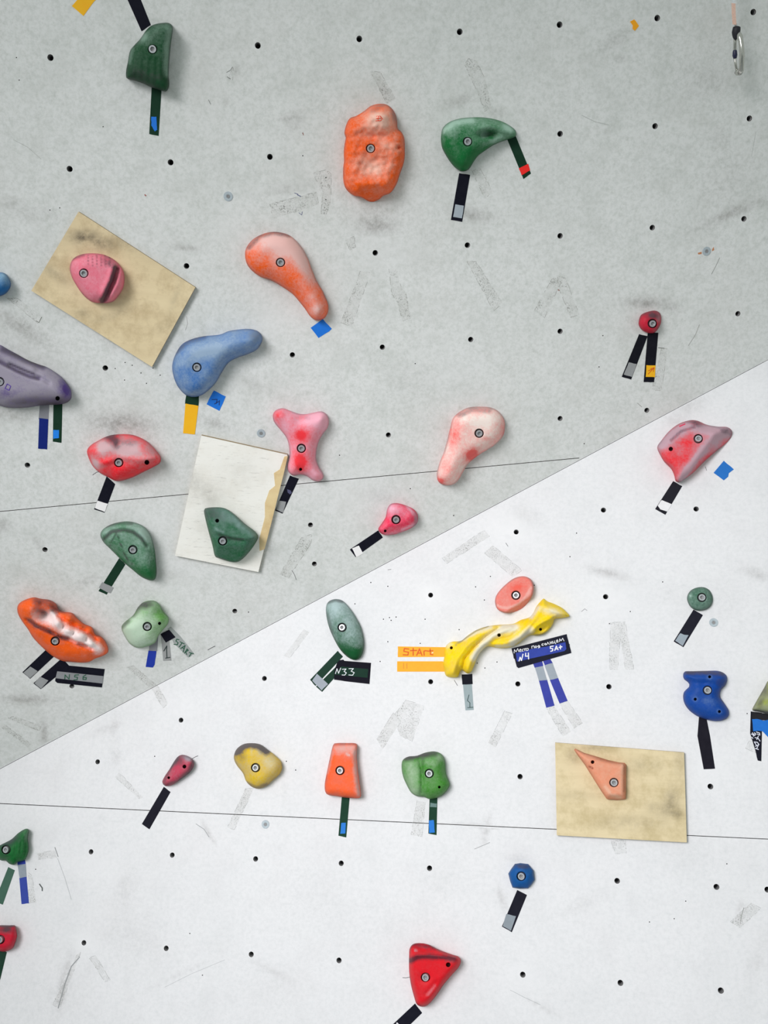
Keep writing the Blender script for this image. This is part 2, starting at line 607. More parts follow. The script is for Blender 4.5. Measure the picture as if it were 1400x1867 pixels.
wall_low = wall_face('wall_lower', 'L', LOW_POLY, [W_LOW, W_LOWR], NUTS_L,
                     [strip_quad((-380, 1447.4), (1780, 1547.6), 1.3),
                      strip_quad((-380, crease_y(-380) + 1.0), (1780, crease_y(1780) + 1.0), 0.8)])
wall_up = wall_face('wall_upper', 'U', UP_POLY, [W_UP, W_UPR], NUTS_U,
                    [strip_quad((-340, 964), (1056, 835), 1.2)])
zf = min(v.co.z for v in wall_low.data.vertices) + wall_low.location.z
FLOORM = flat_mat('grey_mat_floor', (176, 178, 180), 1.0, 0.8)
fl = mesh_obj('floor', [(-3, -5, zf), (5, -5, zf), (5, 0.3, zf), (-3, 0.3, zf),
                        (-3, -5, zf - .05), (5, -5, zf - .05), (5, 0.3, zf - .05), (-3, 0.3, zf - .05)],
              [(0, 1, 2, 3), (7, 6, 5, 4), (0, 4, 5, 1), (1, 5, 6, 2), (2, 6, 7, 3), (3, 7, 4, 0)], FLOORM)
tag(fl, kind='structure')


# ------------------------------------------------------------------ turned parts
def frame(n):
    n = np.array(n, float)
    u = np.cross(n, [0, 0, 1.]); u /= np.linalg.norm(u)
    return u, np.cross(n, u), n


def lathe(name, c, n, prof, mat, parent, seg=24, hexfrom=None, smooth=False):
    """prof: (radius, height) pairs; from index hexfrom on the section is a hexagon"""
    u, v, n = frame(n)
    V, Fc = [], []
    for k, (r, h) in enumerate(prof):
        for i in range(seg):
            a = 2 * math.pi * i / seg
            rr = r
            if hexfrom is not None and k >= hexfrom:
                rr = r * math.cos(math.pi / 6) / math.cos((a % (math.pi / 3)) - math.pi / 6)
            V.append(c + rr * (math.cos(a) * u + math.sin(a) * v) + h * n)
    for k in range(len(prof) - 1):
        for i in range(seg):
            j = (i + 1) % seg
            Fc.append((k * seg + i, k * seg + j, (k + 1) * seg + j, (k + 1) * seg + i))
    if prof[-1][0] > 1e-6 and prof[0][1] != prof[-1][1] or len(prof) == 2:
        pass
    Fc.append(tuple((len(prof) - 1) * seg + i for i in range(seg)))
    o = mesh_obj(name, V, Fc, mat, parent, smooth)
    bm = bmesh.new(); bm.from_mesh(o.data)
    bmesh.ops.recalc_face_normals(bm, faces=bm.faces)
    bm.to_mesh(o.data); bm.free()
    return o


MARKS = [((277, 95), 'top left dark green hold'), ((680, 280), 'large bright orange rocky hold'), ((865, 255), 'green comma-shaped hold'),
         ((520, 490), 'orange teardrop hold'), ((178, 505), 'round pink hold'), ((50, 695), 'purple grooved hold'),
         ((375, 665), 'sky blue teardrop hold'), ((225, 835), 'eye-shaped red hold'), ((549, 810), 'bone-shaped pink hold'),
         ((870, 800), 'pale pink teardrop hold'), ((242, 1000), 'leaf-shaped green hold'), ((120, 1150), 'left orange rocky hold'),
         ((265, 1140), 'sage green hold'), ((1184, 588), 'small crimson hold'), ((727, 946), 'small pink-red hold'),
         ((1265, 820), 'red wing-shaped hold'), ((630, 1148), 'green oval hold'), ((938, 1084), 'flat salmon oval hold'),
         ((910, 1170), 'twisted yellow hold'), ((1276, 1092), 'small green dome hold'), ((1288, 1268), 'blue S-shaped hold'),
         ((325, 1405), 'small mauve hold'), ((470, 1396), 'mustard yellow hold'), ((625, 1404), 'orange trapezoid hold'),
         ((778, 1414), 'two-lobed green hold'), ((1095, 1412), 'peach triangular hold'), ((25, 1545), 'green shell-like hold'),
         ((15, 1715), 'bottom left crimson hold'), ((950, 1597), 'blue hexagonal hold'), ((790, 1775), 'red triangular hold'),
         ((1343, 95), 'hanging carabiner'), ((1156, 46), 'orange tape scrap'), ((985, 1185), 'dark N4 sign')]
DIRS = ['right of', 'below and right of', 'below', 'below and left of', 'left of', 'above and left of', 'above', 'above and right of']
USED = set()


def nut_label(x, y, word):
    near = sorted(MARKS, key=lambda m: math.hypot(m[0][0] - x, m[0][1] - y))

    def rel(m):
        a = math.degrees(math.atan2(y - m[0][1], x - m[0][0])) % 360
        return DIRS[int((a + 22.5) // 45) % 8]
    for m in near[:1]:
        s = 'empty bolt hole in the %s wall, %s the %s' % (word, rel(m), m[1])
        if s not in USED:
            USED.add(s)
            return s
    for m2 in near[1:25]:
        s = 'empty bolt hole %s the %s, %s the %s' % (rel(near[0]), near[0][1], rel(m2), m2[1])
        if s not in USED and len(s.split()) <= 16:
            USED.add(s)
            return s
    return s


# threaded inserts in the empty bolt holes
for pl, lst in (('U', NUTS_U), ('L', NUTS_L)):
    for i, (x, y) in enumerate(lst):
        c = P(pl, float(x), float(y))
        n = PL[pl][1]
        r = empty('bolt_hole_insert', c - n * 0.016)
        if pl == 'U':
            tag(r, nut_label(x, y, 'shaded'), 'bolt hole',
                'empty bolt holes of the upper wall')
        else:
            tag(r, nut_label(x, y, 'white'), 'bolt hole',
                'empty bolt holes of the lower wall')
        lathe('sleeve', c, n, [(0.0050, -0.016), (0.0056, -0.016), (0.0056, -0.0030), (0.0050, -0.0036), (0.0046, -0.0155)],
              STEELD, r, 20)
        lathe('bore_bottom', c, n, [(0.0044, -0.0156), (0.0044, -0.0150), (0.0002, -0.0150)], HOLED, r, 20)

for (x, y, lab) in [(416, 358, 'round grey screw cap above the two plywood boards, left of the taped rectangle mark'),
                    (1288, 458, 'round pale screw cap with rust streaks above the small crimson hold'),
                    (476, 790, 'round grey screw cap between the yellow tape and the pink bone hold'),
                    (1301, 1135, 'round pale blue screw cap right of the small dark green dome hold'),
                    (484, 1503, 'round pale grey screw cap below the yellow hold, under the seam')]:
    pl = which(x, y)
    c = P(pl, float(x), float(y)); n = PL[pl][1]
    r = tag(empty('panel_screw', c), lab, 'screw')
    lathe('washer', c, n, [(0.0094, 0.0002), (0.0090, 0.0011), (0.0045, 0.0011), (0.0040, 0.0006), (0.0, 0.0006)], SCREWG, r, 28)
    lathe('screw_head', c, n, [(0.0036, 0.0007), (0.0034, 0.0014), (0.0018, 0.0014), (0.0016, 0.0008), (0.0, 0.0008)], STEELD, r, 18)
    if x == 1288:
        RUST = flat_mat('rust', (176, 120, 84), 1.2, 0.9)
        for poly in ([(1298, 455), (1301, 450), (1302, 456), (1298, 458)], [(1272, 461), (1279, 459), (1279, 463), (1273, 464)]):
            q = np.array(poly, float)
            V = np.concatenate([P(pl, q[:, 0], q[:, 1], 0.0003), P(pl, q[:, 0], q[:, 1], 0.0)])
            mesh_obj('rust_streak', V, [(0, 1, 2, 3), (0, 1, 5, 4), (1, 2, 6, 5), (2, 3, 7, 6), (3, 0, 4, 7)], RUST, r)


# ------------------------------------------------------------------ plywood boards
def slab(name, pl, poly, h0, h1, mats, parent=None, step=None, wear=None):
    """prism whose front outline is poly"""
    n = PL[pl][1]
    poly = ccw(poly)
    edge = dense(poly, step) if step else poly
    pts = edge
    if step:
        g = hexgrid(poly[:, 0].min(), poly[:, 1].min(), poly[:, 0].max(), poly[:, 1].max(), step)
        g = g[inside(g, poly)]
        g = g[poly_dist(g, poly) > step * .4]
        pts = np.concatenate([edge, g])
    m = len(edge)
    ov, _, of, _, _, _ = delaunay_2d_cdt([Vector(p) for p in pts], [], [list(range(m))], 1, 1e-5)
    q = np.array([tuple(v) for v in ov])
    V = P(pl, q[:, 0], q[:, 1], h1)
    of = orient(V, of, n)
    cnt = {}
    for f in of:
        for i in range(3):
            e = (f[i], f[(i + 1) % 3]); k = tuple(sorted(e))
            cnt[k] = None if k in cnt else e
    VV = [v for v in V]; bv = {}
    Fs = list(of); fm = [0] * len(of)
    for e in cnt.values():
        if not e: continue
        for k in e:
            if k not in bv:
                bv[k] = len(VV); VV.append(V[k] - n * (h1 - h0))
        Fs.append((e[1], e[0], bv[e[0]], bv[e[1]])); fm.append(1 if isinstance(mats, list) else 0)
    o = mesh_obj(name, VV, Fs, mats, parent, fmat=fm)
    if wear is not None:
        w = np.zeros((len(q), 3), np.float32)
        for (x, y, rx, ry, a, amt) in wear:
            w[:, 0] += gauss(q, x, y, rx, ry, a) * amt
        set_wear(o.data, np.clip(w, 0, 1))
    return o


def ply_mat(key, rgb, dark, k, ang, white=False):
    m, nt, b = base_mat(key, 0.6)
    pos = coords(nt)
    mp = nd(nt, 'ShaderNodeMapping')
    mp.inputs['Rotation'].default_value = (0, ang, 0)
    mp.inputs['Scale'].default_value = (3.0, 3.0, 22.0)
    nt.links.new(pos, mp.inputs['Vector'])
    g = noise_node(nt, mp.outputs[0], 2.5, 5, 0.6)
    c = mix_node(nt, rng_node(nt, g, 0.35, 0.7, 0, 0.30 if not white else 0.1), L3(rgb, k), L3(dark, k))
    mot = noise_node(nt, pos, 22.0, 6, 0.7)
    c = mix_node(nt, rng_node(nt, mot, 0.46, 0.68, 0, 0.6 if not white else 0.3), c, L3(dark, k))
    at = nd(nt, 'ShaderNodeAttribute', attribute_name='wear')
    sep = nd(nt, 'ShaderNodeSeparateColor')
    nt.links.new(at.outputs['Color'], sep.inputs[0])
    f = math_node(nt, 'MULTIPLY', sep.outputs[0], rng_node(nt, noise_node(nt, pos, 45, 6, .75), 0.35, 0.6, 0.3, 1.0))
    c = mix_node(nt, f, c, L3((108, 98, 78) if not white else (150, 148, 140), k))
    if white:
        sc = noise_node(nt, mp.outputs[0], 14.0, 6, 0.75)
        c = mix_node(nt, rng_node(nt, sc, 0.57, 0.7, 0, 0.6), c, L3((150, 148, 142), k))
    nt.links.new(c, b.inputs['Base Color'])
    bump(nt, b, g, 0.15, 0.001)
    return m


BT = 0.010
PLY1 = ply_mat('birch_plywood', (222, 205, 166), (176, 154, 114), 1.12, 0.5)
PLY3 = ply_mat('birch_plywood_pale', (228, 212, 172), (186, 168, 120), .98, 0.0)
WPAINT = ply_mat('chipped_white_paint', (226, 224, 216), (200, 196, 184), 1.3, 0.9, True)
PEDGE = flat_mat('plywood_edge', (132, 118, 92), 1.3, 0.9)
BARE = ply_mat('bare_wood', (216, 196, 150), (190, 160, 112), 1.2, 1.3)
b1 = slab('plywood_board', 'U', [(143, 386), (356, 524), (277, 669), (57, 530)], 0.0, BT, [PLY1, PEDGE], step=6,
          wear=[(175, 440, 45, 14, 0.2, .75), (150, 430, 22, 12, -.3, .5), (100, 500, 30, 10, .6, .5), (150, 572, 14, 8, 0, .5),
                (205, 575, 40, 7, -.3, .35), (320, 540, 6, 30, .3, .3), (300, 595, 20, 10, -.6, .25), (240, 450, 40, 8, .6, .3)])
tag(b1, 'tan plywood board screwed to the shaded wall, tilted, under the round pink hold', 'board')
b2 = slab('plywood_board', 'U', [(367, 794), (524, 829), (471, 1043), (319, 1013)], 0.0, BT, [WPAINT, PEDGE], step=6,
          wear=[(380, 900, 34, 22, .5, .45), (350, 880, 16, 26, 0, .4), (400, 960, 40, 20, 0, .3), (440, 860, 40, 30, 0, .2)])
tag(b2, 'white painted plywood board with chipped right edge, behind the angular green hold', 'board')
bare = slab('bare_edge', 'U', T(300, 700, 3.5, [(765, 462), (786, 460), (758, 582), (728, 700), (683, 880), (638, 1055), (606, 1066), (604, 990),
            (640, 850), (640, 760), (668, 680), (705, 650), (697, 570), (735, 545)]), BT - 0.001, BT + 0.0004, BARE, b2, step=5,
            wear=[])
b3 = slab('plywood_board', 'L', [(1012, 1354), (1247, 1372), (1252, 1536), (1015, 1523)], 0.0, BT, [PLY3, PEDGE], step=6,
          wear=[(1225, 1460, 14, 26, .2, .6), (1200, 1475, 20, 10, .3, .4), (1235, 1482, 10, 10, 0, .6), (1090, 1362, 40, 6, 0, .5),
                (1045, 1380, 14, 14, 0, .35), (1150, 1500, 60, 14, 0, .3), (1165, 1395, 50, 12, 0, .25), (1240, 1375, 10, 40, 0, .3),
                (1050, 1450, 40, 10, 0, .2)])
tag(b3, 'upright tan plywood board on the white wall, behind the triangular peach hold', 'board')


# ------------------------------------------------------------------ climbing holds
def make_hold(name, label, pl, outline, H, R, color, chalk=(225, 215, 215), bolts=(), holes=(), feats=(), wear=(),
              cover=0.15, tilt=(0, 0), base=0.0, power=2.0, rough=(0.0, 20.0), step=3.2, smooth_out=True, marks=(), group=None,
              kmul=1.0, grime=(74, 66, 74), topchalk=0.0, rim=0.22):
    out = catmull(outline, 3.0) if smooth_out else dense(outline, 3.0)
    out = ccw(out)
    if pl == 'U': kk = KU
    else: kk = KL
    # inward normals
    nxt = np.roll(out, -1, 0) - np.roll(out, 1, 0)
    nrm = np.stack([-nxt[:, 1], nxt[:, 0]], 1)
    nrm /= np.linalg.norm(nrm, axis=1)[:, None] + 1e-9
    test = inside(out + nrm * 1.0, out).mean()
    if test < 0.5: nrm = -nrm
    pts = [out]
    for off in (0.5, 1.3, 2.5, 4.2):
        p = out + nrm * off
        p = p[inside(p, out)]
        p = p[poly_dist(p, out) > off * 0.93]
        pts.append(p)
    g = hexgrid(out[:, 0].min(), out[:, 1].min(), out[:, 0].max(), out[:, 1].max(), step)
    g = g[inside(g, out)]
    g = g[poly_dist(g, out) > 5.2]
    circ = []
    for (x, y) in bolts:
        g = g[np.hypot(g[:, 0] - x, g[:, 1] - y) > 11.2]
        for r in (8.3, 8.75, 9.8):
            circ.append(circle(x, y, r, 28))
        circ.append(circle(x, y, 4, 8))
    for (x, y, r) in holes:
        g = g[np.hypot(g[:, 0] - x, g[:, 1] - y) > r + 1.3]
        for rr in (r - 0.35, r + 0.1, r + 0.8):
            circ.append(circle(x, y, rr, 16))
        circ.append(np.array([[x, y]]))
    if circ:
        c = np.concatenate(circ)
        c = c[inside(c, out)]
        c = c[poly_dist(c, out) > 0.4]
        pts.append(c)
    pts.append(g)
    pts = np.concatenate(pts)
    ov, _, of, _, _, _ = delaunay_2d_cdt([Vector(p) for p in pts], [], [list(range(len(out)))], 1, 0.05)
    q = np.array([tuple(v) for v in ov])
    d = poly_dist(q, out)
    onb = d < 0.06
    cx, cy = out.mean(0)
    wx = np.ptp(out[:, 0]) / 2; wy = np.ptp(out[:, 1]) / 2

    def height(q, d):
        e = np.clip(d / R, 0, 1)
        prof = (1 - (1 - e) ** power) ** (1 / power)
        h = H * prof * (1 + tilt[0] * (q[:, 0] - cx) / wx + tilt[1] * (q[:, 1] - cy) / wy)
        soft = np.clip(d / 7.0, 0, 1)
        soft = soft * soft * (3 - 2 * soft)
        for f in feats:
            if f[0] == 'g':
                h = h + f[6] * soft * gauss(q, *f[1:6])
            elif f[0] == 'r':
                dd = poly_dist(q, np.array(f[1], float), closed=False)
                h = h + f[3] * soft * np.exp(-(dd / f[2]) ** 2)
            elif f[0] == 'f':          # planar cut: point, direction, height at the point, slope per px
                s = (q[:, 0] - f[1]) * f[3] + (q[:, 1] - f[2]) * f[4]
                cut = f[5] - f[6] * s
                # smooth minimum keeps the arris a little rounded
                kx = 0.0015
                hh = np.clip(0.5 + 0.5 * (cut - h) / kx, 0, 1)
                h = cut * (1 - hh) + h * hh - kx * hh * (1 - hh)
                h = np.maximum(h, 0.0)
        if rough[0] > 0:
            nz = np.array([noise.fractal(Vector((x / rough[1], y / rough[1], cx)), 1.0, 2.0, 3) for x, y in q])
            h = h + rough[0] * nz * soft
        return np.maximum(h, 0.0012 * np.clip(d, 0, 1))
    h = height(q, d)
    hb = []
    for (x, y) in bolts:
        p0 = np.array([[x, y]], float)
        dd0 = poly_dist(p0, out)
        hv = float(height(p0, dd0)[0])
        hb.append(hv)
        rr = np.hypot(q[:, 0] - x, q[:, 1] - y)
        h = np.where(rr < 8.5, hv - 0.0085, h)
        # flattened seat round the recess
        m = (rr >= 8.5) & (rr < 11.5)
        h = np.where(m, h * 0.5 + hv * 0.5, h)
    for (x, y, r) in holes:
        rr = np.hypot(q[:, 0] - x, q[:, 1] - y)
        h = np.where(rr < r - 0.1, np.maximum(h - 0.016, 0.001), h)
    h[onb] = 0.0
    V = P(pl, q[:, 0], q[:, 1], h + base)
    n = PL[pl][1]
    of = orient(V, of, n)
    fm = [0] * len(of)
    for i, f in enumerate(of):
        c = q[list(f)].mean(0)
        for (x, y, r) in holes:
            if np.hypot(c[0] - x, c[1] - y) < r - 0.4: fm[i] = 1
        for (x, y) in bolts:
            if np.hypot(c[0] - x, c[1] - y) < 8.3: fm[i] = 1
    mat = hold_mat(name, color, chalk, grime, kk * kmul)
    bc = P(pl, float(cx), float(cy), base)
    root = empty(name, bc)
    tag(root, label, 'climbing hold', group)
    body = mesh_obj('grip', V, of, [mat, HOLED], root, smooth=True, fmat=fm)
    w = np.zeros((len(q), 3), np.float32)
    w[:, 0] = cover
    if topchalk:
        w[:, 0] += topchalk * np.clip((cy - q[:, 1]) / wy, -1, 1)
    for t in wear:
        if t[0] == 'cr' or t[0] == 'dr':
            dd = poly_dist(q, np.array(t[1], float), closed=False)
            w[:, 0 if t[0] == 'cr' else 1] += t[3] * np.exp(-(dd / t[2]) ** 2)
        elif t[0] == 'ce':
            w[:, 0] += t[2] * np.exp(-(d / t[1]) ** 2)
        else:
            w[:, 0 if t[0] == 'c' else 1] += t[6] * gauss(q, *t[1:6])
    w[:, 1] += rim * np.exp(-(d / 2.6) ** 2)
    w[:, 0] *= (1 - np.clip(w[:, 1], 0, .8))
    set_wear(body.data, np.clip(w, 0, 1))
    for (x, y), hv in zip(bolts, hb):
        c = P(pl, float(x), float(y), hv + base - 0.004)
        c = c - n * 0.0045
        lathe('washer', c, n, [(0.0092, 0.0), (0.0092, 0.0012), (0.005, 0.0012)], RECESS_BLACK, root, 28)  # black ring added on the recess floor to darken the gap round the bolt
        lathe('bolt', c, n, [(0.0073, 0.0012), (0.0073, 0.0066), (0.0067, 0.0074), (0.0044, 0.0074), (0.0042, 0.0066),
                             (0.0040, 0.0030), (0.0004, 0.0022)], STEEL, root, 24, hexfrom=4)
        lathe('socket_shade', c, n, [(0.0041, 0.0052), (0.0036, 0.0044), (0.0020, 0.0040), (0.0004, 0.0050)], STEELD, root, 24, hexfrom=0)  # darker disc standing in for the shade inside the bolt's socket
    for mk in marks:
        strokes, width, rgb, nm = mk
        ribbon(nm, pl, strokes, width, rgb, root, None, lift=lambda p: float(height(np.array([p], float), poly_dist(np.array([p], float), out))[0]) + base + 0.0006)
    return root


def ribbon(name, pl, strokes, width, rgb, parent, h, lift=None, label=None):
    """hand drawn strokes as flat ribbons"""
    V, Fc = [], []
    n = PL[pl][1]
    for st in strokes:
        st = np.array(st, float)
        # resample
        out = [st[0]]
        for i in range(len(st) - 1):
            k = max(1, int(np.linalg.norm(st[i + 1] - st[i]) / 2.0))
            for j in range(1, k + 1):
                out.append(st[i] + (st[i + 1] - st[i]) * j / k)
        out = np.array(out)
        for i in range(len(out) - 1):
            a, b = out[i], out[i + 1]
            d = b - a
            l = np.linalg.norm(d)
            if l < 1e-6: continue
            d = d / l
            m = np.array([-d[1], d[0]]) * width / 2
            a2, b2 = a - d * width * .3, b + d * width * .3
            q = [a2 - m, b2 - m, b2 + m, a2 + m]
            i0 = len(V)
            hs = [(h if lift is None else lift(p)) for p in (a, b, b, a)]
            # tiny stagger keeps overlapping ribbon pieces apart
            hs = [x + 0.00001 * (len(Fc) % 7) for x in hs]
            for p, hh in zip(q, hs):
                V.append(P(pl, float(p[0]), float(p[1]), hh))
            Fc.append((i0, i0 + 1, i0 + 2, i0 + 3))
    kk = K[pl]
    nn = np.cross(V[1] - V[0], V[2] - V[0])
    if nn @ n < 0: Fc = [f[::-1] for f in Fc]
    return mesh_obj(name, V, Fc, flat_mat('ink_%d_%d_%d' % rgb, rgb, kk, 0.7, 0.05), parent)


WALLS = {'U': wall_up, 'L': wall_low}

# upper wall -----------------------------------------------------------
g = lambda *a: ('g',) + a
z2 = lambda pts: T(210, 30, 10.77, pts)
make_hold('climbing_hold', 'dark green quarter-round hold with fluted lower face, at the top left', 'U',
          z2([(705, 185), (830, 140), (1020, 122), (1110, 165), (1135, 240), (1110, 420), (1085, 640), (1062, 900), (1052, 1150),
              (1062, 1340), (1030, 1440), (980, 1475), (860, 1440), (700, 1390), (560, 1320), (400, 1265), (240, 1220), (213, 1170),
              (215, 1060), (250, 880), (290, 680), (380, 560), (490, 440), (600, 280)]), 0.042, 20, (12, 78, 42), (130, 165, 145), kmul=.66,
          bolts=[z2([(735, 645)])[0]], cover=0.08, tilt=(.15, -.05), power=2.4, topchalk=.14,
          feats=[('r', z2([(430 + i * 130, 850), (400 + i * 135, 1280)]), 3.0, -0.0016) for i in range(5)],
          wear=[('cr', z2([(1060, 250), (1010, 600), (1000, 1000), (1020, 1150)]), 5, .55), ('c', *z2([(560, 400)])[0], 8, 9, 0, .6),
                ('d', *z2([(600, 1200)])[0], 30, 14, .2, .3), ('cr', z2([(330, 620), (270, 900)]), 3, .3)])
z3 = lambda pts: T(610, 180, 9.336, pts)
make_hold('climbing_hold', 'large bright orange rocky hold with a chalky rounded top', 'U',
          z3([(750, 88), (870, 95), (960, 150), (1030, 250), (1065, 380), (1072, 500), (1140, 570), (1185, 680), (1195, 850),
              (1190, 1020), (1160, 1150), (1110, 1290), (1060, 1440), (990, 1560), (920, 1620), (830, 1650), (750, 1720),
              (650, 1755), (570, 1745), (500, 1700), (420, 1665), (330, 1650), (230, 1580), (170, 1490), (145, 1350), (145, 1180),
              (160, 1060), (155, 900), (172, 750), (188, 660), (165, 590), (185, 480), (230, 370), (280, 320), (370, 290),
              (500, 210), (620, 120)]), 0.042, 26, (255, 86, 14), (222, 176, 158),
          bolts=[z3([(612, 848)])[0]], cover=0.10, rough=(0.0040, 9.0), power=2.2, kmul=1.05,
          feats=[g(*z3([(780, 340)])[0], 22, 20, 0, .018), g(*z3([(700, 640)])[0], 26, 8, .1, -.009), g(*z3([(620, 1150)])[0], 24, 18, 0, -.010),
                 g(*z3([(640, 1440)])[0], 34, 8, 0, .008), g(*z3([(1090, 830)])[0], 3.6, 3.0, 0, -.012), g(*z3([(1100, 640)])[0], 8, 10, 0, .004),
                 ('f', *z3([(600, 1480)])[0], 0, 1, .048, .0016)],
          wear=[('c', *z3([(760, 380)])[0], 26, 20, 0, .75), ('c', *z3([(650, 1150)])[0], 24, 17, .0, .55), ('c', *z3([(900, 780)])[0], 18, 10, .3, .3),
                ('d', *z3([(720, 170)])[0], 14, 5, -.4, .3), ('d', *z3([(1010, 300)])[0], 5, 20, -.3, .25)],
          marks=[([z3(s)[0:] for s in ([(710, 300), (780, 295)], [(705, 335), (800, 325), (820, 345)], [(700, 375), (790, 370)],
                                       [(780, 295), (800, 325)], [(745, 300), (745, 330)], [(740, 340), (740, 372)], [(790, 370), (800, 345)])],
                  1.1, (236, 60, 20), 'maker_mark')])
z4 = lambda pts: T(790, 200, 8.75, pts)
make_hold('climbing_hold', 'green comma-shaped hold with a finger pocket beside its bolt, between black and red-tipped tapes', 'U',
          z4([(125, 400), (150, 290), (250, 200), (400, 145), (600, 122), (780, 122), (950, 145), (1100, 190), (1230, 260),
              (1310, 330), (1325, 400), (1290, 440), (1180, 480), (1060, 520), (950, 570), (830, 650), (720, 730), (650, 820),
              (590, 920), (540, 970), (450, 985), (360, 935), (280, 850), (200, 730), (140, 610), (122, 500)]),
          0.040, 24, (14, 108, 52), (160, 195, 176), kmul=.82, bolts=[z4([(545, 510)])[0]], cover=.12, topchalk=.22, power=2.0,
          feats=[g(*z4([(900, 385)])[0], 19, 8, -.05, -.022), g(*z4([(820, 395)])[0], 7.5, 5, -.2, -.016), ('r', z4([(700, 330), (900, 260), (1120, 330)]), 5, .004)],
          wear=[('cr', z4([(180, 330), (330, 210), (600, 170)]), 6, .5), ('c', *z4([(1200, 300)])[0], 12, 6, .6, .6), ('c', *z4([(1000, 480)])[0], 18, 4, -.4, .45),
                ('c', *z4([(815, 388)])[0], 6, 4.5, -.2, 1.2), ('d', *z4([(940, 400)])[0], 10, 6, 0, .3), ('c', *z4([(450, 780)])[0], 20, 14, .6, .12)])
t6 = lambda pts: T(400, 380, 3.5, pts)
make_hold('climbing_hold', 'orange teardrop hold with chalk-white round end, blue tape square at its tip', 'U',
          t6([(165, 270), (200, 210), (260, 170), (330, 150), (400, 155), (460, 180), (520, 240), (560, 310), (590, 390), (620, 460),
              (660, 530), (690, 600), (695, 650), (670, 700), (620, 715), (580, 690), (545, 640), (505, 590), (465, 545), (400, 500),
              (330, 460), (260, 435), (200, 390), (170, 340)]), 0.046, 30, (255, 86, 14), (214, 172, 166),
          bolts=[t6([(390, 345)])[0]], cover=.12, power=2.0, kmul=1.05,
          wear=[('c', *t6([(400, 230)])[0], 46, 24, .2, .85), ('c', *t6([(540, 370)])[0], 14, 34, -.5, .55), ('c', *t6([(620, 640)])[0], 11, 12, 0, .5),
                ('cr', t6([(185, 260), (260, 185), (350, 162), (430, 175)]), 5, .2), ('dr', t6([(190, 250), (260, 178), (350, 155), (440, 175)]), 4, .38),
                ('c', *t6([(590, 560)])[0], 8, 10, 0, .25)])
t5 = lambda pts: T(0, 380, 3.5, pts)
make_hold('climbing_hold', 'round pink hold with a dark slanting slot, bolted on the tilted tan board', 'U',
          t5([(445, 380), (460, 330), (500, 300), (560, 287), (640, 290), (700, 310), (750, 345), (785, 395), (795, 450), (785, 510),
              (755, 560), (720, 595), (670, 605), (600, 600), (560, 580), (520, 540), (480, 480), (455, 430)]), 0.040, 24,
          (214, 88, 112), (222, 150, 165), bolts=[t5([(535, 414)])[0]], cover=.3, base=BT,
          feats=[('r', t5([(752, 385), (728, 470), (690, 545), (665, 600)]), 3.6, -.017), ('r', t5([(725, 370), (695, 460), (655, 550)]), 5, .004)],
          wear=[('dr', t5([(735, 380), (712, 460), (680, 530), (650, 590)]), 4.4, .95), ('d', *t5([(690, 340)])[0], 14, 8, .5, .25),
                ('dr', t5([(470, 320), (530, 300)]), 3, .3)] +
               [('dr', t5([(560 + i * 28, 300), (565 + i * 27, 370)]), 1.0, .3) for i in range(6)])
zb = lambda pts: T(0, 480, 11.67, pts)
make_hold('climbing_hold', 'dark blue rounded hold cut off by the left edge of the photo', 'U',
          zb([(0, 190), (70, 200), (140, 240), (200, 330), (232, 430), (212, 530), (150, 620), (50, 685), (-120, 730), (-300, 700),
              (-430, 600), (-450, 420), (-360, 270), (-200, 200)]), 0.035, 20, (24, 98, 160), (130, 165, 190),
          bolts=[(-18, 520)], cover=.12, topchalk=.3, wear=[('c', 5, 503, 8, 8, 0, .2)])
z7 = lambda pts: T(0, 600, 10.0, pts)
make_hold('climbing_hold', 'long greyish purple grooved hold at the left edge above navy and green tapes', 'U',
          z7([(0, 285), (150, 370), (300, 450), (500, 560), (700, 640), (850, 690), (1000, 780), (1130, 880), (1230, 1000),
              (1290, 1100), (1305, 1200), (1290, 1280), (1210, 1345), (1080, 1375), (900, 1385), (700, 1400), (500, 1430),
              (300, 1440), (100, 1425), (0, 1395), (-300, 1300), (-520, 1050), (-520, 700), (-350, 400), (-150, 260)]),
          0.050, 34, (84, 62, 140), (158, 152, 168), bolts=[z7([(-5, 960)])[0]], holes=[z7([(1050, 1262)])[0] + (4.2,)], cover=.66, power=1.9, kmul=.85,
          feats=[('r', z7([(-100, 530), (100, 650), (300, 745), (550, 860), (720, 905)]), 3.6, -.007),
                 ('r', z7([(180, 640), (450, 760), (620, 830), (760, 900), (900, 990)]), 2.6, -.006), ('r', z7([(0, 440), (300, 560), (600, 700)]), 7, .006)],
          wear=[('dr', z7([(-50, 570), (120, 665), (320, 770), (560, 870), (700, 900)]), 3.2, .5), ('dr', z7([(200, 645), (450, 755), (620, 820)]), 1.8, .45),
                ('dr', z7([(50, 370), (350, 500), (620, 630), (780, 690)]), 5.5, .5), ('c', *z7([(620, 740)])[0], 12, 5, .4, .5),
                ('d', *z7([(1050, 1340)])[0], 30, 8, -.1, .5), ('d', *z7([(500, 1330)])[0], 40, 9, -.1, .35), ('c', *z7([(30, 850)])[0], 14, 12, 0, .5),
                ('c', *z7([(1200, 1100)])[0], 12, 18, -.4, -.7), ('c', *z7([(120, 1180)])[0], 16, 8, 0, -.35)],
          marks=[([z7([(130, 1000), (195, 1040), (165, 1115), (90, 1080), (130, 1000)])], 1.3, (78, 48, 150), 'maker_mark')])
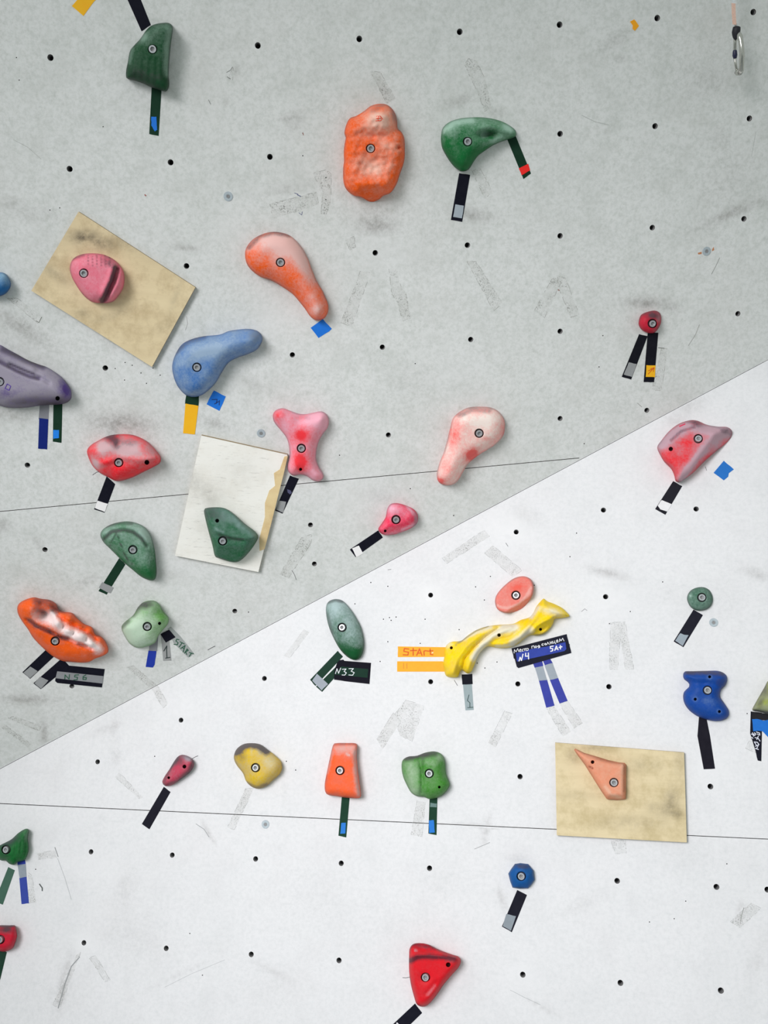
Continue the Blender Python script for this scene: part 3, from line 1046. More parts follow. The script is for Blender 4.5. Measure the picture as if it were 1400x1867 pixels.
make_hold('climbing_hold', 'sky blue teardrop hold, round end lower left, above the yellow tape strip', 'U',
          [(314, 666), (318.6, 648.6), (331, 628.6), (348.6, 618.6), (371, 613), (400, 610), (417, 603.5), (437, 600.5), (454, 599.6),
           (468.6, 603), (477, 611), (478, 622), (468.6, 637), (451, 646), (434, 652), (417, 661), (405.7, 677), (394, 697),
           (383, 709), (368.6, 720), (354, 724), (340, 721), (328.6, 711), (320, 697), (315, 680)], 0.046, 28, (38, 104, 178), (150, 174, 200), kmul=.85,
          bolts=[(359, 669.7)], cover=.30, topchalk=.1,
          wear=[('c', 378, 640, 34, 14, -.35, .5), ('dr', [(322, 640), (345, 622), (372, 615)], 5, .3), ('c', 460, 612, 14, 9, 0, .2),
                ('cr', [(330, 710), (350, 720), (375, 712)], 4, .2), ('d', 462, 612, 14, 10, 0, .2), ('c', 385, 695, 10, 16, .5, .25)])
t7 = lambda pts: T(0, 560, 3.5, pts)
make_hold('climbing_hold', 'bright red eye-shaped hold with chalky grey upper half, above a white-tipped black tape', 'U',
          t7([(555, 920), (580, 880), (630, 850), (680, 825), (740, 812), (830, 812), (890, 830), (950, 865), (1000, 920), (1026, 960),
              (1020, 995), (980, 1020), (920, 1050), (850, 1085), (790, 1105), (740, 1110), (690, 1085), (640, 1060), (600, 1025),
              (575, 985)]), 0.048, 26, (232, 30, 44), (190, 156, 160), bolts=[t7([(758, 992)])[0]], holes=[t7([(937, 990)])[0] + (4.6,)],
          cover=.08, power=2.0,
          feats=[g(*t7([(800, 880)])[0], 26, 9, .1, -.010), ('r', t7([(640, 1000), (780, 960), (900, 975), (1010, 960)]), 5, .005),
                 g(*t7([(740, 1000)])[0], 12, 8, 0, -.004)],
          wear=[('c', *t7([(810, 900)])[0], 44, 17, .15, .95), ('d', *t7([(715, 835)])[0], 13, 9, .4, .85), ('c', *t7([(650, 900)])[0], 9, 11, 0, .7),
                ('d', *t7([(820, 860)])[0], 16, 8, 0, .25), ('c', *t7([(610, 1000)])[0], 7, 12, -.5, .7), ('d', *t7([(740, 880)])[0], 6, 8, 0, .4),
                ('c', *t7([(900, 900)])[0], 10, 9, 0, -.4)])
t8 = lambda pts: T(300, 700, 3.5, pts)
make_hold('climbing_hold', 'pink and red bone-shaped hold standing right of the white painted board', 'U',
          t8([(693, 190), (715, 165), (755, 155), (800, 170), (850, 188), (900, 192), (950, 183), (1000, 175), (1035, 195), (1048, 235),
              (1040, 280), (1010, 320), (985, 365), (970, 420), (968, 480), (985, 530), (1010, 570), (1012, 602), (985, 622), (945, 615),
              (910, 590), (870, 578), (820, 585), (790, 560), (785, 520), (795, 470), (795, 410), (780, 350), (745, 300), (710, 260),
              (692, 225)]), 0.038, 24, (242, 52, 62), (222, 160, 176), bolts=[t8([(873, 411)])[0]], holes=[t8([(868, 545)])[0] + (3.0,)], cover=.5,
          feats=[g(*t8([(860, 240)])[0], 12, 10, 0, -.006), g(*t8([(730, 200)])[0], 9, 9, 0, .004), g(*t8([(1000, 220)])[0], 9, 9, 0, .004)],
          wear=[('c', *t8([(870, 330)])[0], 17, 15, 0, -.55), ('c', *t8([(865, 500)])[0], 13, 20, 0, -.7), ('c', *t8([(720, 200)])[0], 10, 12, .5, -.45),
                ('c', *t8([(930, 230)])[0], 22, 11, 0, .3), ('d', *t8([(880, 215)])[0], 14, 5, 0, .22), ('c', *t8([(1000, 250)])[0], 10, 16, 0, .3),
                ('c', *t8([(970, 580)])[0], 10, 8, 0, .1), ('ce', 3, .2)])
t9 = lambda pts: T(620, 700, 3.5, pts)
make_hold('climbing_hold', 'pale pink worn teardrop hold crossing the seam of the upper wall', 'U',
          t9([(700, 290), (720, 220), (760, 180), (820, 150), (890, 145), (960, 150), (1010, 175), (1045, 220), (1053, 270), (1040, 330),
              (1000, 380), (950, 415), (900, 445), (850, 480), (810, 520), (780, 570), (750, 620), (710, 645), (660, 645), (625, 620),
              (617, 570), (635, 500), (660, 440), (680, 370)]), 0.046, 28, (240, 96, 92), (236, 214, 206), bolts=[t9([(887, 315)])[0]],
          cover=.44,
          wear=[('c', *t9([(840, 450)])[0], 12, 9, -.6, -.8), ('c', *t9([(730, 330)])[0], 14, 20, 0, -.35), ('dr', t9([(760, 200), (840, 165), (950, 170)]), 5, .3),
                ('c', *t9([(640, 620)])[0], 10, 8, 0, -.5), ('c', *t9([(680, 520)])[0], 8, 14, 0, -.15), ('c', *t9([(1040, 300)])[0], 5, 16, 0, -.25),
                ('c', *t9([(900, 240)])[0], 26, 16, 0, .3), ('c', *t9([(940, 350)])[0], 6, 4, 0, -.3)])
make_hold('climbing_hold', 'angular dark green hold with a ledge, bolted on the white painted board', 'U',
          t8([(252, 805), (275, 790), (350, 787), (400, 800), (450, 835), (510, 890), (570, 935), (597, 970), (590, 1000), (550, 1060),
              (500, 1115), (460, 1137), (410, 1133), (340, 1110), (320, 1095), (305, 1030), (280, 940), (260, 860)]), 0.044, 17,
          (20, 96, 56), (112, 142, 134), kmul=.78, bolts=[t8([(371, 1002)])[0]], holes=[t8([(336, 873)])[0] + (3.6,)], cover=.14, base=BT, power=2.0,
          feats=[('f', *t8([(430, 960)])[0], .28, -.96, .044, .0006), ('r', t8([(330, 935), (400, 965), (500, 985), (590, 975)]), 3.5, .007),
                 ('r', t8([(360, 965), (430, 990), (500, 1000)]), 3.0, -.005), ('f', *t8([(430, 1040)])[0], -.1, 1, .042, .0009)],
          rough=(.0012, 8), wear=[('c', *t8([(400, 850)])[0], 40, 22, .5, .5), ('cr', t8([(470, 900), (570, 960)]), 6, .3), ('d', *t8([(300, 830)])[0], 20, 12, .3, .3),
                ('cr', t8([(330, 925), (370, 945)]), 3, .5), ('dr', t8([(350, 965), (430, 988), (500, 995)]), 2.5, .45), ('c', *t8([(420, 900)])[0], 16, 6, .5, -.35)])
t11 = lambda pts: T(0, 900, 3.5, pts)
make_hold('climbing_hold', 'green leaf-shaped hold with chalky rim and fine cracks, left of the white painted board', 'U',
          t11([(640, 265), (655, 230), (700, 200), (760, 182), (820, 177), (880, 190), (930, 220), (965, 275), (985, 350), (995, 430),
               (999, 510), (985, 550), (950, 552), (900, 530), (850, 490), (790, 440), (740, 390), (700, 350), (660, 310)]), 0.044, 22,
          (18, 106, 54), (160, 188, 176), kmul=.82, bolts=[t11([(848, 358)])[0]], cover=.16, topchalk=.25,
          feats=[('r', t11([(665, 285), (715, 240), (790, 228), (850, 243), (905, 285), (940, 340)]), 2.6, -.007),
                 ('r', t11([(740, 250), (770, 330), (820, 430)]), 1.2, -.001)],
          wear=[('dr', t11([(665, 290), (715, 243), (790, 232), (850, 246), (905, 288), (935, 330)]), 3.2, .6), ('c', *t11([(920, 270)])[0], 14, 22, -.5, .5),
                ('dr', t11([(745, 250), (765, 310), (800, 400), (840, 450)]), .9, .5), ('dr', t11([(740, 255), (710, 310), (700, 340)]), .9, .4),
                ('dr', t11([(680, 205), (760, 190), (840, 190)]), 3, .3), ('c', *t11([(880, 420)])[0], 22, 28, -.6, .2), ('c', *t11([(700, 280)])[0], 10, 10, 0, .2)])
z6 = lambda pts: T(20, 1080, 7.368, pts)
make_hold('climbing_hold', 'large orange rocky hold with a chalk-filled pitted top, above the N 56 tape', 'U',
          z6([(85, 200), (120, 140), (200, 95), (310, 66), (400, 85), (520, 102), (600, 150), (640, 220), (700, 260), (820, 275),
              (880, 340), (980, 420), (1090, 470), (1130, 560), (1220, 600), (1280, 680), (1310, 770), (1290, 820), (1220, 860),
              (1130, 890), (1050, 935), (950, 945), (800, 935), (700, 925), (580, 870), (470, 785), (370, 690), (290, 600), (230, 500),
              (150, 390), (95, 290)]), 0.048, 22, (255, 86, 14), (238, 208, 206), bolts=[z6([(595, 655)])[0]], cover=.04,
          rough=(.002, 14), kmul=1.05,
          feats=[g(*z6([(440, 300)])[0], 14, 11, .5, -.034), g(*z6([(620, 420)])[0], 7, 8, .5, .010), g(*z6([(760, 520)])[0], 7, 5, .3, .010),
                 g(*z6([(920, 600)])[0], 13, 8, .4, .013), g(*z6([(1075, 695)])[0], 7, 5, .4, .011), g(*z6([(270, 240)])[0], 7, 8, 0, .009),
                 ('r', z6([(200, 360), (330, 440), (500, 520), (650, 590), (830, 660), (980, 720), (1090, 760)]), 2.8, -.014),
                 ('r', z6([(560, 240), (680, 340), (820, 420), (1000, 520), (1150, 640)]), 2.8, -.011),
                 g(*z6([(780, 360)])[0], 8, 6, .4, .009), g(*z6([(930, 450)])[0], 7, 5, .4, .008), g(*z6([(1090, 530)])[0], 5, 5, .4, .006),
                 g(*z6([(700, 470)])[0], 2.4, 6, 0, -.009), g(*z6([(520, 150)])[0], 9, 5, .2, .008), g(*z6([(840, 560)])[0], 2.4, 6, .3, -.009),
                 g(*z6([(1010, 640)])[0], 2.4, 5, 0, -.008), g(*z6([(340, 130)])[0], 8, 5, .2, .006), g(*z6([(420, 140)])[0], 3, 5, 0, -.006)],
          wear=[('c', *z6([(470, 330)])[0], 19, 12, .4, .8), ('c', *z6([(920, 600)])[0], 17, 9, .4, .95), ('c', *z6([(1070, 700)])[0], 10, 6, .4, .95),
                ('c', *z6([(640, 440)])[0], 14, 9, .6, .6), ('c', *z6([(760, 540)])[0], 10, 8, .4, .6), ('dr', z6([(230, 370), (330, 450), (500, 520), (640, 600), (760, 620)]), 4.2, .62),
                ('dr', z6([(330, 120), (520, 150), (620, 240)]), 7, .45), ('d', *z6([(420, 260)])[0], 12, 6, .3, .55), ('dr', z6([(900, 690), (1010, 720)]), 3, .4),
                ('c', *z6([(1170, 760)])[0], 10, 8, .4, .5), ('c', *z6([(560, 300)])[0], 5, 8, 0, .8)])
make_hold('climbing_hold', 'pale sage green lumpy hold beside the START and 1 tapes', 'U',
          t11([(775, 860), (790, 825), (850, 775), (880, 725), (920, 690), (980, 682), (1015, 705), (1040, 750), (1075, 790), (1072, 830),
               (1040, 870), (1010, 910), (990, 950), (940, 975), (880, 985), (830, 960), (795, 910)]), 0.042, 24,
          (88, 148, 66), (176, 198, 176), bolts=[t11([(940, 848)])[0]], holes=[t11([(1018, 828)])[0] + (2.9,)], cover=.42,
          feats=[g(*t11([(960, 730)])[0], 12, 10, 0, .005), g(*t11([(1030, 800)])[0], 10, 10, 0, .003)],
          wear=[('c', *t11([(870, 870)])[0], 24, 30, .3, .35), ('dr', t11([(850, 770), (900, 715), (960, 705)]), 6, .35), ('c', *t11([(1030, 780)])[0], 16, 22, 0, -.35),
                ('dr', t11([(785, 850), (820, 815)]), 4, .4), ('c', *t11([(810, 890)])[0], 6, 14, -.4, .5), ('d', *t11([(930, 720)])[0], 10, 8, 0, .3)])
t10 = lambda pts: T(1000, 500, 3.5, pts)
make_hold('climbing_hold', 'small crimson hold with a pair of black tapes hanging below it', 'U',
          t10([(575, 300), (590, 260), (630, 240), (680, 232), (712, 250), (719, 290), (710, 330), (680, 370), (640, 376), (600, 360),
               (577, 330)]), 0.030, 16, (186, 26, 52), (176, 140, 150), bolts=[t10([(662, 315)])[0]], cover=.03,
          wear=[('d', *t10([(665, 262)])[0], 12, 7, 0, .75), ('c', *t10([(702, 270)])[0], 5, 8, 0, .5), ('d', *t10([(700, 340)])[0], 8, 8, 0, .2)])
make_hold('climbing_hold', 'small pink-red pointed hold just above the crease, beside a white-tipped black tape', 'U',
          t9([(243, 925), (265, 890), (290, 850), (300, 800), (320, 768), (360, 760), (420, 775), (470, 800), (495, 835), (495, 880),
              (470, 910), (410, 940), (350, 960), (290, 965), (256, 950)]), 0.034, 16, (224, 34, 76), (216, 160, 178),
          bolts=[t9([(357, 866)])[0]], holes=[t9([(288, 938)])[0] + (2.6,)], cover=.12, rough=(.001, 9),
          feats=[('f', *t9([(400, 910)])[0], .25, .97, .026, .0012), g(*t9([(440, 850)])[0], 7, 6, 0, .004)],
          wear=[('c', *t9([(335, 800)])[0], 16, 10, .2, .55), ('cr', t9([(430, 780), (480, 840), (490, 890), (400, 930)]), 3, .5), ('d', *t9([(480, 860)])[0], 4, 10, 0, .3),
                ('cr', t9([(300, 960), (400, 945)]), 2.4, .3)])

# lower wall -----------------------------------------------------------
make_hold('climbing_hold', 'large red and grey-pink wing-shaped hold at the right, beside a blue tape square', 'L',
          t10([(693, 1105), (720, 1060), (770, 1000), (830, 955), (900, 932), (950, 935), (1010, 960), (1080, 972), (1140, 975), (1170, 1000),
               (1165, 1040), (1130, 1080), (1070, 1130), (1000, 1190), (930, 1260), (880, 1300), (840, 1325), (812, 1322), (800, 1280),
               (780, 1240), (740, 1200), (715, 1160)]), 0.046, 16, (238, 50, 60), (196, 160, 172), grime=(84, 70, 84),
          bolts=[t10([(955, 1050)])[0]], holes=[t10([(780, 1115)])[0] + (4.2,)], cover=.1, power=2.2,
          feats=[('f', *t10([(850, 1010)])[0], -.45, -.89, .046, .0012), ('f', *t10([(950, 1160)])[0], .80, .6, .048, .0016),
                 ('r', t10([(1050, 1010), (1150, 1000)]), 8, .004), ('r', t10([(960, 980), (1080, 1000)]), 4, -.004)],
          wear=[('cr', t10([(720, 1090), (800, 1020), (900, 965), (1000, 985), (1140, 1000)]), 12, .75), ('cr', t10([(990, 1120), (900, 1230), (850, 1310)]), 8, .75),
                ('c', *t10([(1060, 1060)])[0], 26, 16, -.5, .65), ('dr', t10([(780, 1060), (850, 1000), (930, 975)]), 2.5, .4), ('d', *t10([(940, 950)])[0], 12, 5, .2, .6),
                ('d', *t10([(1130, 1000)])[0], 10, 5, .4, .4), ('c', *t10([(850, 1120)])[0], 12, 8, 0, .15)],
          marks=[([t10([(838, 972), (870, 958)])], 3.2, (214, 44, 84), 'maker_mark')])
t13 = lambda pts: T(400, 1050, 3.5, pts)
make_hold('climbing_hold', 'green oval hold, chalky at the top, above the N33 tape', 'L',
          t13([(680, 200), (695, 165), (735, 148), (780, 155), (820, 190), (860, 245), (900, 320), (920, 400), (920, 470), (900, 520),
               (865, 537), (820, 520), (770, 470), (730, 400), (700, 330), (683, 260)]), 0.036, 26, (16, 96, 50), (180, 204, 204), kmul=.9,
          bolts=[t13([(783, 329)])[0]], cover=.3, topchalk=.42, wear=[('c', *t13([(740, 190)])[0], 8, 8, 0, .25), ('c', *t13([(870, 390)])[0], 12, 24, -.4, .22),
                ('dr', t13([(700, 170), (740, 156), (780, 165)]), 3, .3), ('dr', t13([(690, 240), (720, 360)]), 3, .2)])
t14 = lambda pts: T(700, 1020, 3.5, pts)
make_hold('climbing_hold', 'flat salmon pink oval hold above the twisted yellow hold', 'L',
          t14([(708, 260), (725, 215), (770, 165), (830, 120), (890, 107), (935, 125), (955, 165), (950, 220), (920, 275), (870, 320),
               (800, 342), (750, 335), (718, 310)]), 0.024, 4, (240, 98, 82), (236, 168, 158), bolts=[t14([(842, 229)])[0]], cover=.28, power=2.5,
          feats=[('f', *t14([(860, 284)])[0], .55, .83, .023, .0030)], wear=[('cr', t14([(722, 292), (745, 306), (800, 308), (860, 284), (905, 240), (940, 180)]), 1.6, .7), ('ce', 3, .2), ('c', *t14([(850, 180)])[0], 16, 10, -.5, -.2)])
z5 = lambda pts: T(790, 1080, 5.385, pts)
make_hold('climbing_hold', 'long twisted yellow hold like a wrung cloth, right of the START tape', 'L',
          z5([(112, 560), (140, 505), (190, 482), (270, 476), (340, 420), (420, 370), (520, 335), (640, 318), (780, 308), (860, 270),
              (940, 245), (980, 200), (1010, 140), (1050, 90), (1085, 60), (1110, 84), (1180, 110), (1260, 150), (1310, 195), (1338, 232),
              (1300, 246), (1240, 255), (1190, 262), (1170, 315), (1130, 370), (1070, 415), (1000, 425), (950, 420), (900, 452),
              (840, 500), (770, 535), (690, 548), (600, 540), (530, 532), (470, 580), (430, 640), (400, 720), (370, 780), (330, 796),
              (280, 762), (262, 780), (240, 830), (180, 835), (125, 820), (105, 760), (95, 700), (106, 640)]), 0.036, 15,
          (255, 220, 6), (238, 232, 206), holes=[z5([(177, 545)])[0] + (3.0,), z5([(645, 420)])[0] + (3.4,), z5([(1052, 363)])[0] + (3.0,)],
          cover=.05, rim=.08, step=2.4, grime=(150, 140, 110),
          feats=[('r', z5([(275, 770), (310, 650), (400, 540), (520, 430), (640, 350)]), 2.0, -0.0110),
                 ('r', z5([(190, 800), (230, 660), (330, 520), (470, 400), (600, 335)]), 5, 0.0060),
                 ('r', z5([(335, 780), (370, 680), (460, 560), (580, 430), (760, 340)]), 4.5, 0.0067),
                 ('r', z5([(530, 525), (620, 470), (760, 440), (880, 330), (960, 250)]), 3, -0.0037),
                 ('r', z5([(560, 525), (700, 510), (850, 440), (950, 320), (1060, 120)]), 5, 0.0067),
                 ('r', z5([(960, 400), (1010, 330), (1080, 285), (1200, 235)]), 3.2, 0.0075),
                 ('g', *z5([(1080, 370)])[0], 20, 9, -.5, -0.0128), ('g', *z5([(170, 545)])[0], 11, 9, 0, -0.0120),
                 ('r', z5([(1080, 80), (1120, 160), (1320, 232)]), 4, 0.0030), ('r', z5([(190, 590), (250, 520), (300, 470)]), 2.4, -0.0045),
                 ('r', z5([(150, 820), (180, 700)]), 2, -0.0023), ('r', z5([(215, 830), (250, 700)]), 2, -0.0023)],
          wear=[('cr', z5([(400, 640), (480, 520), (560, 430), (700, 350), (800, 340)]), 6, .75), ('cr', z5([(780, 500), (880, 420), (950, 370)]), 6, .65),
                ('cr', z5([(300, 450), (420, 385), (560, 345)]), 4, .6), ('c', *z5([(1170, 190)])[0], 18, 6, .2, .5), ('c', *z5([(140, 500)])[0], 8, 6, 0, .5),
                ('cr', z5([(960, 240), (1030, 150)]), 3.5, .6), ('c', *z5([(730, 360)])[0], 14, 8, 0, .5), ('d', *z5([(1040, 415)])[0], 16, 4, -.1, .4),
                ('dr', z5([(270, 480), (420, 378), (540, 332)]), 1.3, .6), ('dr', z5([(220, 520), (260, 480)]), 2, .5), ('cr', z5([(620, 530), (780, 520)]), 3, .4)])
t15 = lambda pts: T(1000, 1050, 3.5, pts)
make_hold('climbing_hold', 'small dark green dome hold, upper right of the yellow hold, above a grey-tipped black tape', 'L',
          t15([(883, 145), (900, 100), (940, 76), (990, 72), (1030, 95), (1048, 140), (1040, 185), (1005, 215), (950, 222), (905, 198)]),
          0.024, 20, (30, 88, 62), (150, 180, 168), bolts=[t15([(978, 138)])[0]], cover=.22, wear=[('c', *t15([(905, 128)])[0], 2.5, 2.5, 0, .6)])
make_hold('climbing_hold', 'royal blue S-shaped hold with three small screw holes', 'L',
          t15([(858, 635), (870, 610), (920, 608), (1000, 606), (1080, 606), (1125, 625), (1140, 655), (1130, 695), (1100, 730), (1095, 770),
               (1120, 810), (1150, 860), (1145, 900), (1110, 922), (1060, 927), (1000, 915), (940, 890), (890, 850), (862, 800), (862, 745),
               (897, 705), (890, 680), (865, 660)]), 0.034, 20, (8, 72, 164), (96, 128, 180), bolts=[t15([(1014, 730)])[0]],
          holes=[t15([(1028, 644)])[0] + (2.9,), t15([(936, 787)])[0] + (2.9,), t15([(1090, 866)])[0] + (2.9,)], cover=.04,
          feats=[g(*t15([(1000, 690)])[0], 24, 6, .1, -.006), g(*t15([(1000, 640)])[0], 30, 6, 0, .003)],
          wear=[('dr', t15([(880, 618), (1000, 615), (1110, 625)]), 4, .5), ('d', *t15([(1090, 680)])[0], 8, 8, 0, .25), ('c', *t15([(1020, 800)])[0], 14, 8, .2, .2),
                ('c', *t15([(1028, 644)])[0], 4, 4, 0, .4), ('c', *t15([(936, 787)])[0], 4, 4, 0, .4), ('c', *t15([(1090, 866)])[0], 4, 4, 0, .4)])
zr = lambda pts: T(1300, 1200, 9.336, pts)
make_hold('climbing_hold', 'olive green chalky hold cut off by the right edge of the photo', 'L',
          zr([(665, 870), (720, 760), (800, 620), (870, 500), (934, 385), (1060, 300), (1250, 350), (1400, 600), (1400, 850), (1200, 930),
              (934, 950), (850, 930), (750, 905), (690, 897)]), 0.040, 18, (150, 166, 50), (168, 172, 148), bolts=[zr([(1130, 620)])[0]],
          cover=.5, wear=[('c', *zr([(900, 740)])[0], 9, 6, 0, -.4), ('d', *zr([(800, 780)])[0], 5, 8, .6, .4), ('dr', zr([(700, 890), (940, 920)]), 2.5, .5),
                          ('d', *zr([(900, 560)])[0], 10, 14, .4, .3)])
t16 = lambda pts: T(200, 1300, 3.5, pts)
make_hold('climbing_hold', 'small mauve wedge hold with two screw holes and no bolt, left of the yellow hold', 'L',
          t16([(335, 440), (350, 405), (380, 360), (410, 310), (435, 278), (465, 266), (505, 278), (535, 305), (536, 340), (515, 375),
               (480, 405), (430, 440), (390, 462), (352, 465)]), 0.030, 12, (196, 66, 92), (176, 160, 170), holes=[t16([(477, 342)])[0] + (3.7,),
          t16([(377, 413)])[0] + (2.6,)], cover=.1, feats=[('f', *t16([(470, 390)])[0], .65, .76, .028, .0018)],
          wear=[('d', *t16([(440, 300)])[0], 10, 12, .5, .42), ('c', *t16([(500, 290)])[0], 10, 5, .4, .8), ('dr', t16([(530, 310), (510, 375), (450, 425)]), 4, .5),
                ('dr', t16([(430, 290), (370, 380), (340, 450)]), 3, .35), ('dr', t16([(350, 460), (420, 440)]), 3, .3)])
make_hold('climbing_hold', 'mustard yellow rounded hold with a blackened top', 'L',
          t16([(793, 270), (810, 230), (850, 200), (900, 192), (960, 200), (1010, 235), (1050, 265), (1090, 305), (1101, 345), (1085, 390),
               (1040, 430), (1000, 465), (950, 483), (905, 470), (870, 435), (850, 385), (815, 340), (796, 305)]), 0.040, 22,
          (222, 186, 30), (206, 200, 170), bolts=[t16([(931, 349)])[0]], cover=.14, grime=(70, 72, 92),
          feats=[('f', *t16([(900, 245)])[0], .1, -.99, .040, .0012)],
          wear=[('dr', t16([(810, 250), (850, 215), (900, 203), (950, 212), (1000, 245)]), 6, .95), ('d', *t16([(840, 270)])[0], 10, 10, 0, .35),
                ('c', *t16([(965, 235)])[0], 9, 6, .3, .6), ('c', *t16([(1020, 300)])[0], 12, 12, 0, .3), ('dr', t16([(880, 450), (940, 475), (1000, 455)]), 3, .3),
                ('c', *t16([(905, 230)])[0], 2, 10, 0, .4)])
t17 = lambda pts: T(550, 1300, 3.5, pts)
make_hold('climbing_hold', 'smooth orange trapezoid hold above a green and blue tape', 'L',
          t17([(200, 205), (222, 192), (280, 191), (338, 192), (354, 205), (353, 245), (352, 290), (358, 350), (368, 430), (378, 510),
               (375, 536), (350, 545), (280, 540), (220, 531), (170, 523), (150, 502), (147, 450), (162, 370), (180, 285)]), 0.036, 16,
          (250, 100, 48), (222, 168, 160), bolts=[t17([(245, 367)])[0]], cover=.06, power=2.6, tilt=(0, .12),
          feats=[('f', *t17([(280, 270)])[0], 0, -1, .034, .0006), ('r', t17([(330, 250), (345, 400), (355, 520)]), 4, .002)],
          wear=[('c', *t17([(280, 220)])[0], 30, 10, 0, .6), ('cr', t17([(340, 250), (345, 400), (365, 520)]), 4, .5), ('dr', t17([(210, 203), (340, 200)]), 2.5, .25),
                ('cr', t17([(195, 250), (165, 380)]), 2.5, .3), ('cr', t17([(288, 262), (300, 268)]), 1.6, .7)])
make_hold('climbing_hold', 'leaf green two-lobed hold, right of the orange trapezoid hold', 'L',
          t17([(637, 340), (645, 300), (680, 278), (735, 272), (790, 252), (850, 245), (895, 265), (915, 310), (920, 380), (938, 430),
               (945, 462), (920, 505), (880, 535), (820, 550), (780, 536), (740, 533), (700, 510), (670, 460), (645, 400)]), 0.042, 20,
          (66, 142, 46), (156, 186, 150), bolts=[t17([(814, 386)])[0]], holes=[t17([(878, 473)])[0] + (2.6,)], cover=.1,
          feats=[('r', t17([(745, 275), (765, 350), (770, 450), (760, 530)]), 3.2, -.009), g(*t17([(700, 380)])[0], 12, 24, -.1, -.004),
                 g(*t17([(850, 330)])[0], 14, 12, 0, .003)],
          wear=[('c', *t17([(700, 400)])[0], 13, 30, -.15, .5), ('dr', t17([(665, 292), (720, 280), (780, 268), (850, 258)]), 5, .6), ('dr', t17([(770, 380), (775, 300)]), 3, .25),
                ('c', *t17([(720, 500)])[0], 9, 8, 0, .4), ('c', *t17([(880, 280)])[0], 8, 6, .5, .3), ('c', *t17([(820, 310)])[0], 16, 10, 0, .15)])
t18 = lambda pts: T(1000, 1300, 3.5, pts)
make_hold('climbing_hold', 'faceted peach triangular hold bolted on the upright tan board', 'L',
          t18([(163, 235), (170, 227), (230, 255), (300, 275), (380, 300), (450, 315), (485, 318), (497, 330), (495, 400), (495, 500),
               (493, 550), (440, 557), (385, 553), (370, 548), (330, 490), (280, 410), (230, 330), (185, 270)]), 0.030, 10,
          (232, 140, 104), (232, 178, 150), grime=(150, 84, 66), bolts=[t18([(417, 444)])[0]], holes=[t18([(281, 313)])[0] + (3.5,)], cover=.3, base=BT, smooth_out=False,
          feats=[('f', *t18([(470, 430)])[0], 1, 0, .030, .0022), ('f', *t18([(300, 400)])[0], -.83, .55, .028, .0016), ('f', *t18([(420, 525)])[0], 0, 1, .027, .0026),
                 ('f', *t18([(380, 320)])[0], .25, -.97, .028, .0014)], rough=(.0006, 10),
          wear=[('dr', t18([(260, 340), (280, 352)]), 1.6, .8), ('cr', t18([(360, 470), (400, 520), (460, 540)]), 3, .5), ('d', *t18([(360, 300)])[0], 20, 4, .25, .3),
                ('dr', t18([(485, 330), (480, 500)]), 1.5, .3), ('cr', t18([(470, 330), (465, 520)]), 2, .3)])
zg = lambda pts: T(0, 1490, 10.98, pts)
make_hold('climbing_hold', 'green ribbed shell-like hold at the left edge above green and blue tapes', 'L',
          zg([(0, 560), (100, 510), (230, 440), (350, 330), (450, 260), (535, 228), (578, 262), (566, 350), (556, 440), (576, 560),
              (570, 680), (530, 800), (480, 865), (350, 900), (280, 955), (180, 930), (120, 872), (50, 870), (0, 855), (-80, 800),
              (-130, 700), (-90, 610)]), 0.036, 16, (20, 108, 48), (110, 150, 120), bolts=[zg([(122, 650)])[0]], cover=.05, grime=(60, 70, 72),
          feats=[('r', zg([(330, 500), (300, 760), (140, 870)]), 2.4, -.005), ('r', zg([(430, 480), (400, 740), (200, 920)]), 2.4, -.005),
                 ('r', zg([(510, 420), (480, 740), (330, 890)]), 2.4, -.005), ('r', zg([(380, 500), (350, 760), (170, 900)]), 2.2, .003),
                 ('r', zg([(470, 450), (440, 740), (260, 920)]), 2.2, .003)],
          wear=[('d', *zg([(250, 480)])[0], 16, 7, -.5, .5), ('d', *zg([(60, 640)])[0], 10, 14, 0, .4), ('c', *zg([(530, 350)])[0], 5, 10, 0, .3)])
zd = lambda pts: T(0, 1670, 14.36, pts)
make_hold('climbing_hold', 'crimson blocky hold at the bottom left edge of the photo', 'L',
          zd([(0, 245), (130, 243), (250, 245), (375, 243), (410, 300), (430, 400), (450, 510), (435, 590), (395, 710), (345, 830), (220, 910),
              (100, 940), (0, 925), (-200, 880), (-340, 600), (-260, 290)]), 0.036, 12, (206, 22, 52), (200, 130, 140),
          bolts=[zd([(5, 620)])[0]], cover=.04, feats=[('f', *zd([(250, 450)])[0], .2, -.98, .036, .0012), ('f', *zd([(330, 600)])[0], .95, .3, .034, .0016)],
          wear=[('d', *zd([(200, 350)])[0], 10, 6, 0, .7), ('dr', zd([(0, 260), (360, 258)]), 3, .4), ('d', *zd([(30, 400)])[0], 14, 5, .2, .4)])
t20 = lambda pts: T(600, 1467, 3.5, pts)
make_hold('climbing_hold', 'small blue hexagonal hold above a grey-tipped black tape, bottom right', 'L',
          t20([(1143, 440), (1160, 412), (1185, 378), (1220, 373), (1270, 379), (1305, 420), (1312, 480), (1292, 510), (1270, 535),
               (1215, 537), (1170, 530), (1155, 490)]), 0.024, 12, (6, 86, 158), (90, 140, 180), bolts=[t20([(1226, 457)])[0]], cover=.04, smooth_out=False,
          feats=[('f', *t20([(1226 + 45 * math.cos(a), 457 + 45 * math.sin(a))])[0], math.cos(a), math.sin(a), .024, .0012) for a in (0.3, 1.35, 2.4, 3.4, 4.5, 5.5)],
          wear=[('d', *t20([(1235, 395)])[0], 14, 4, 0, .55), ('ce', 2, .2)])
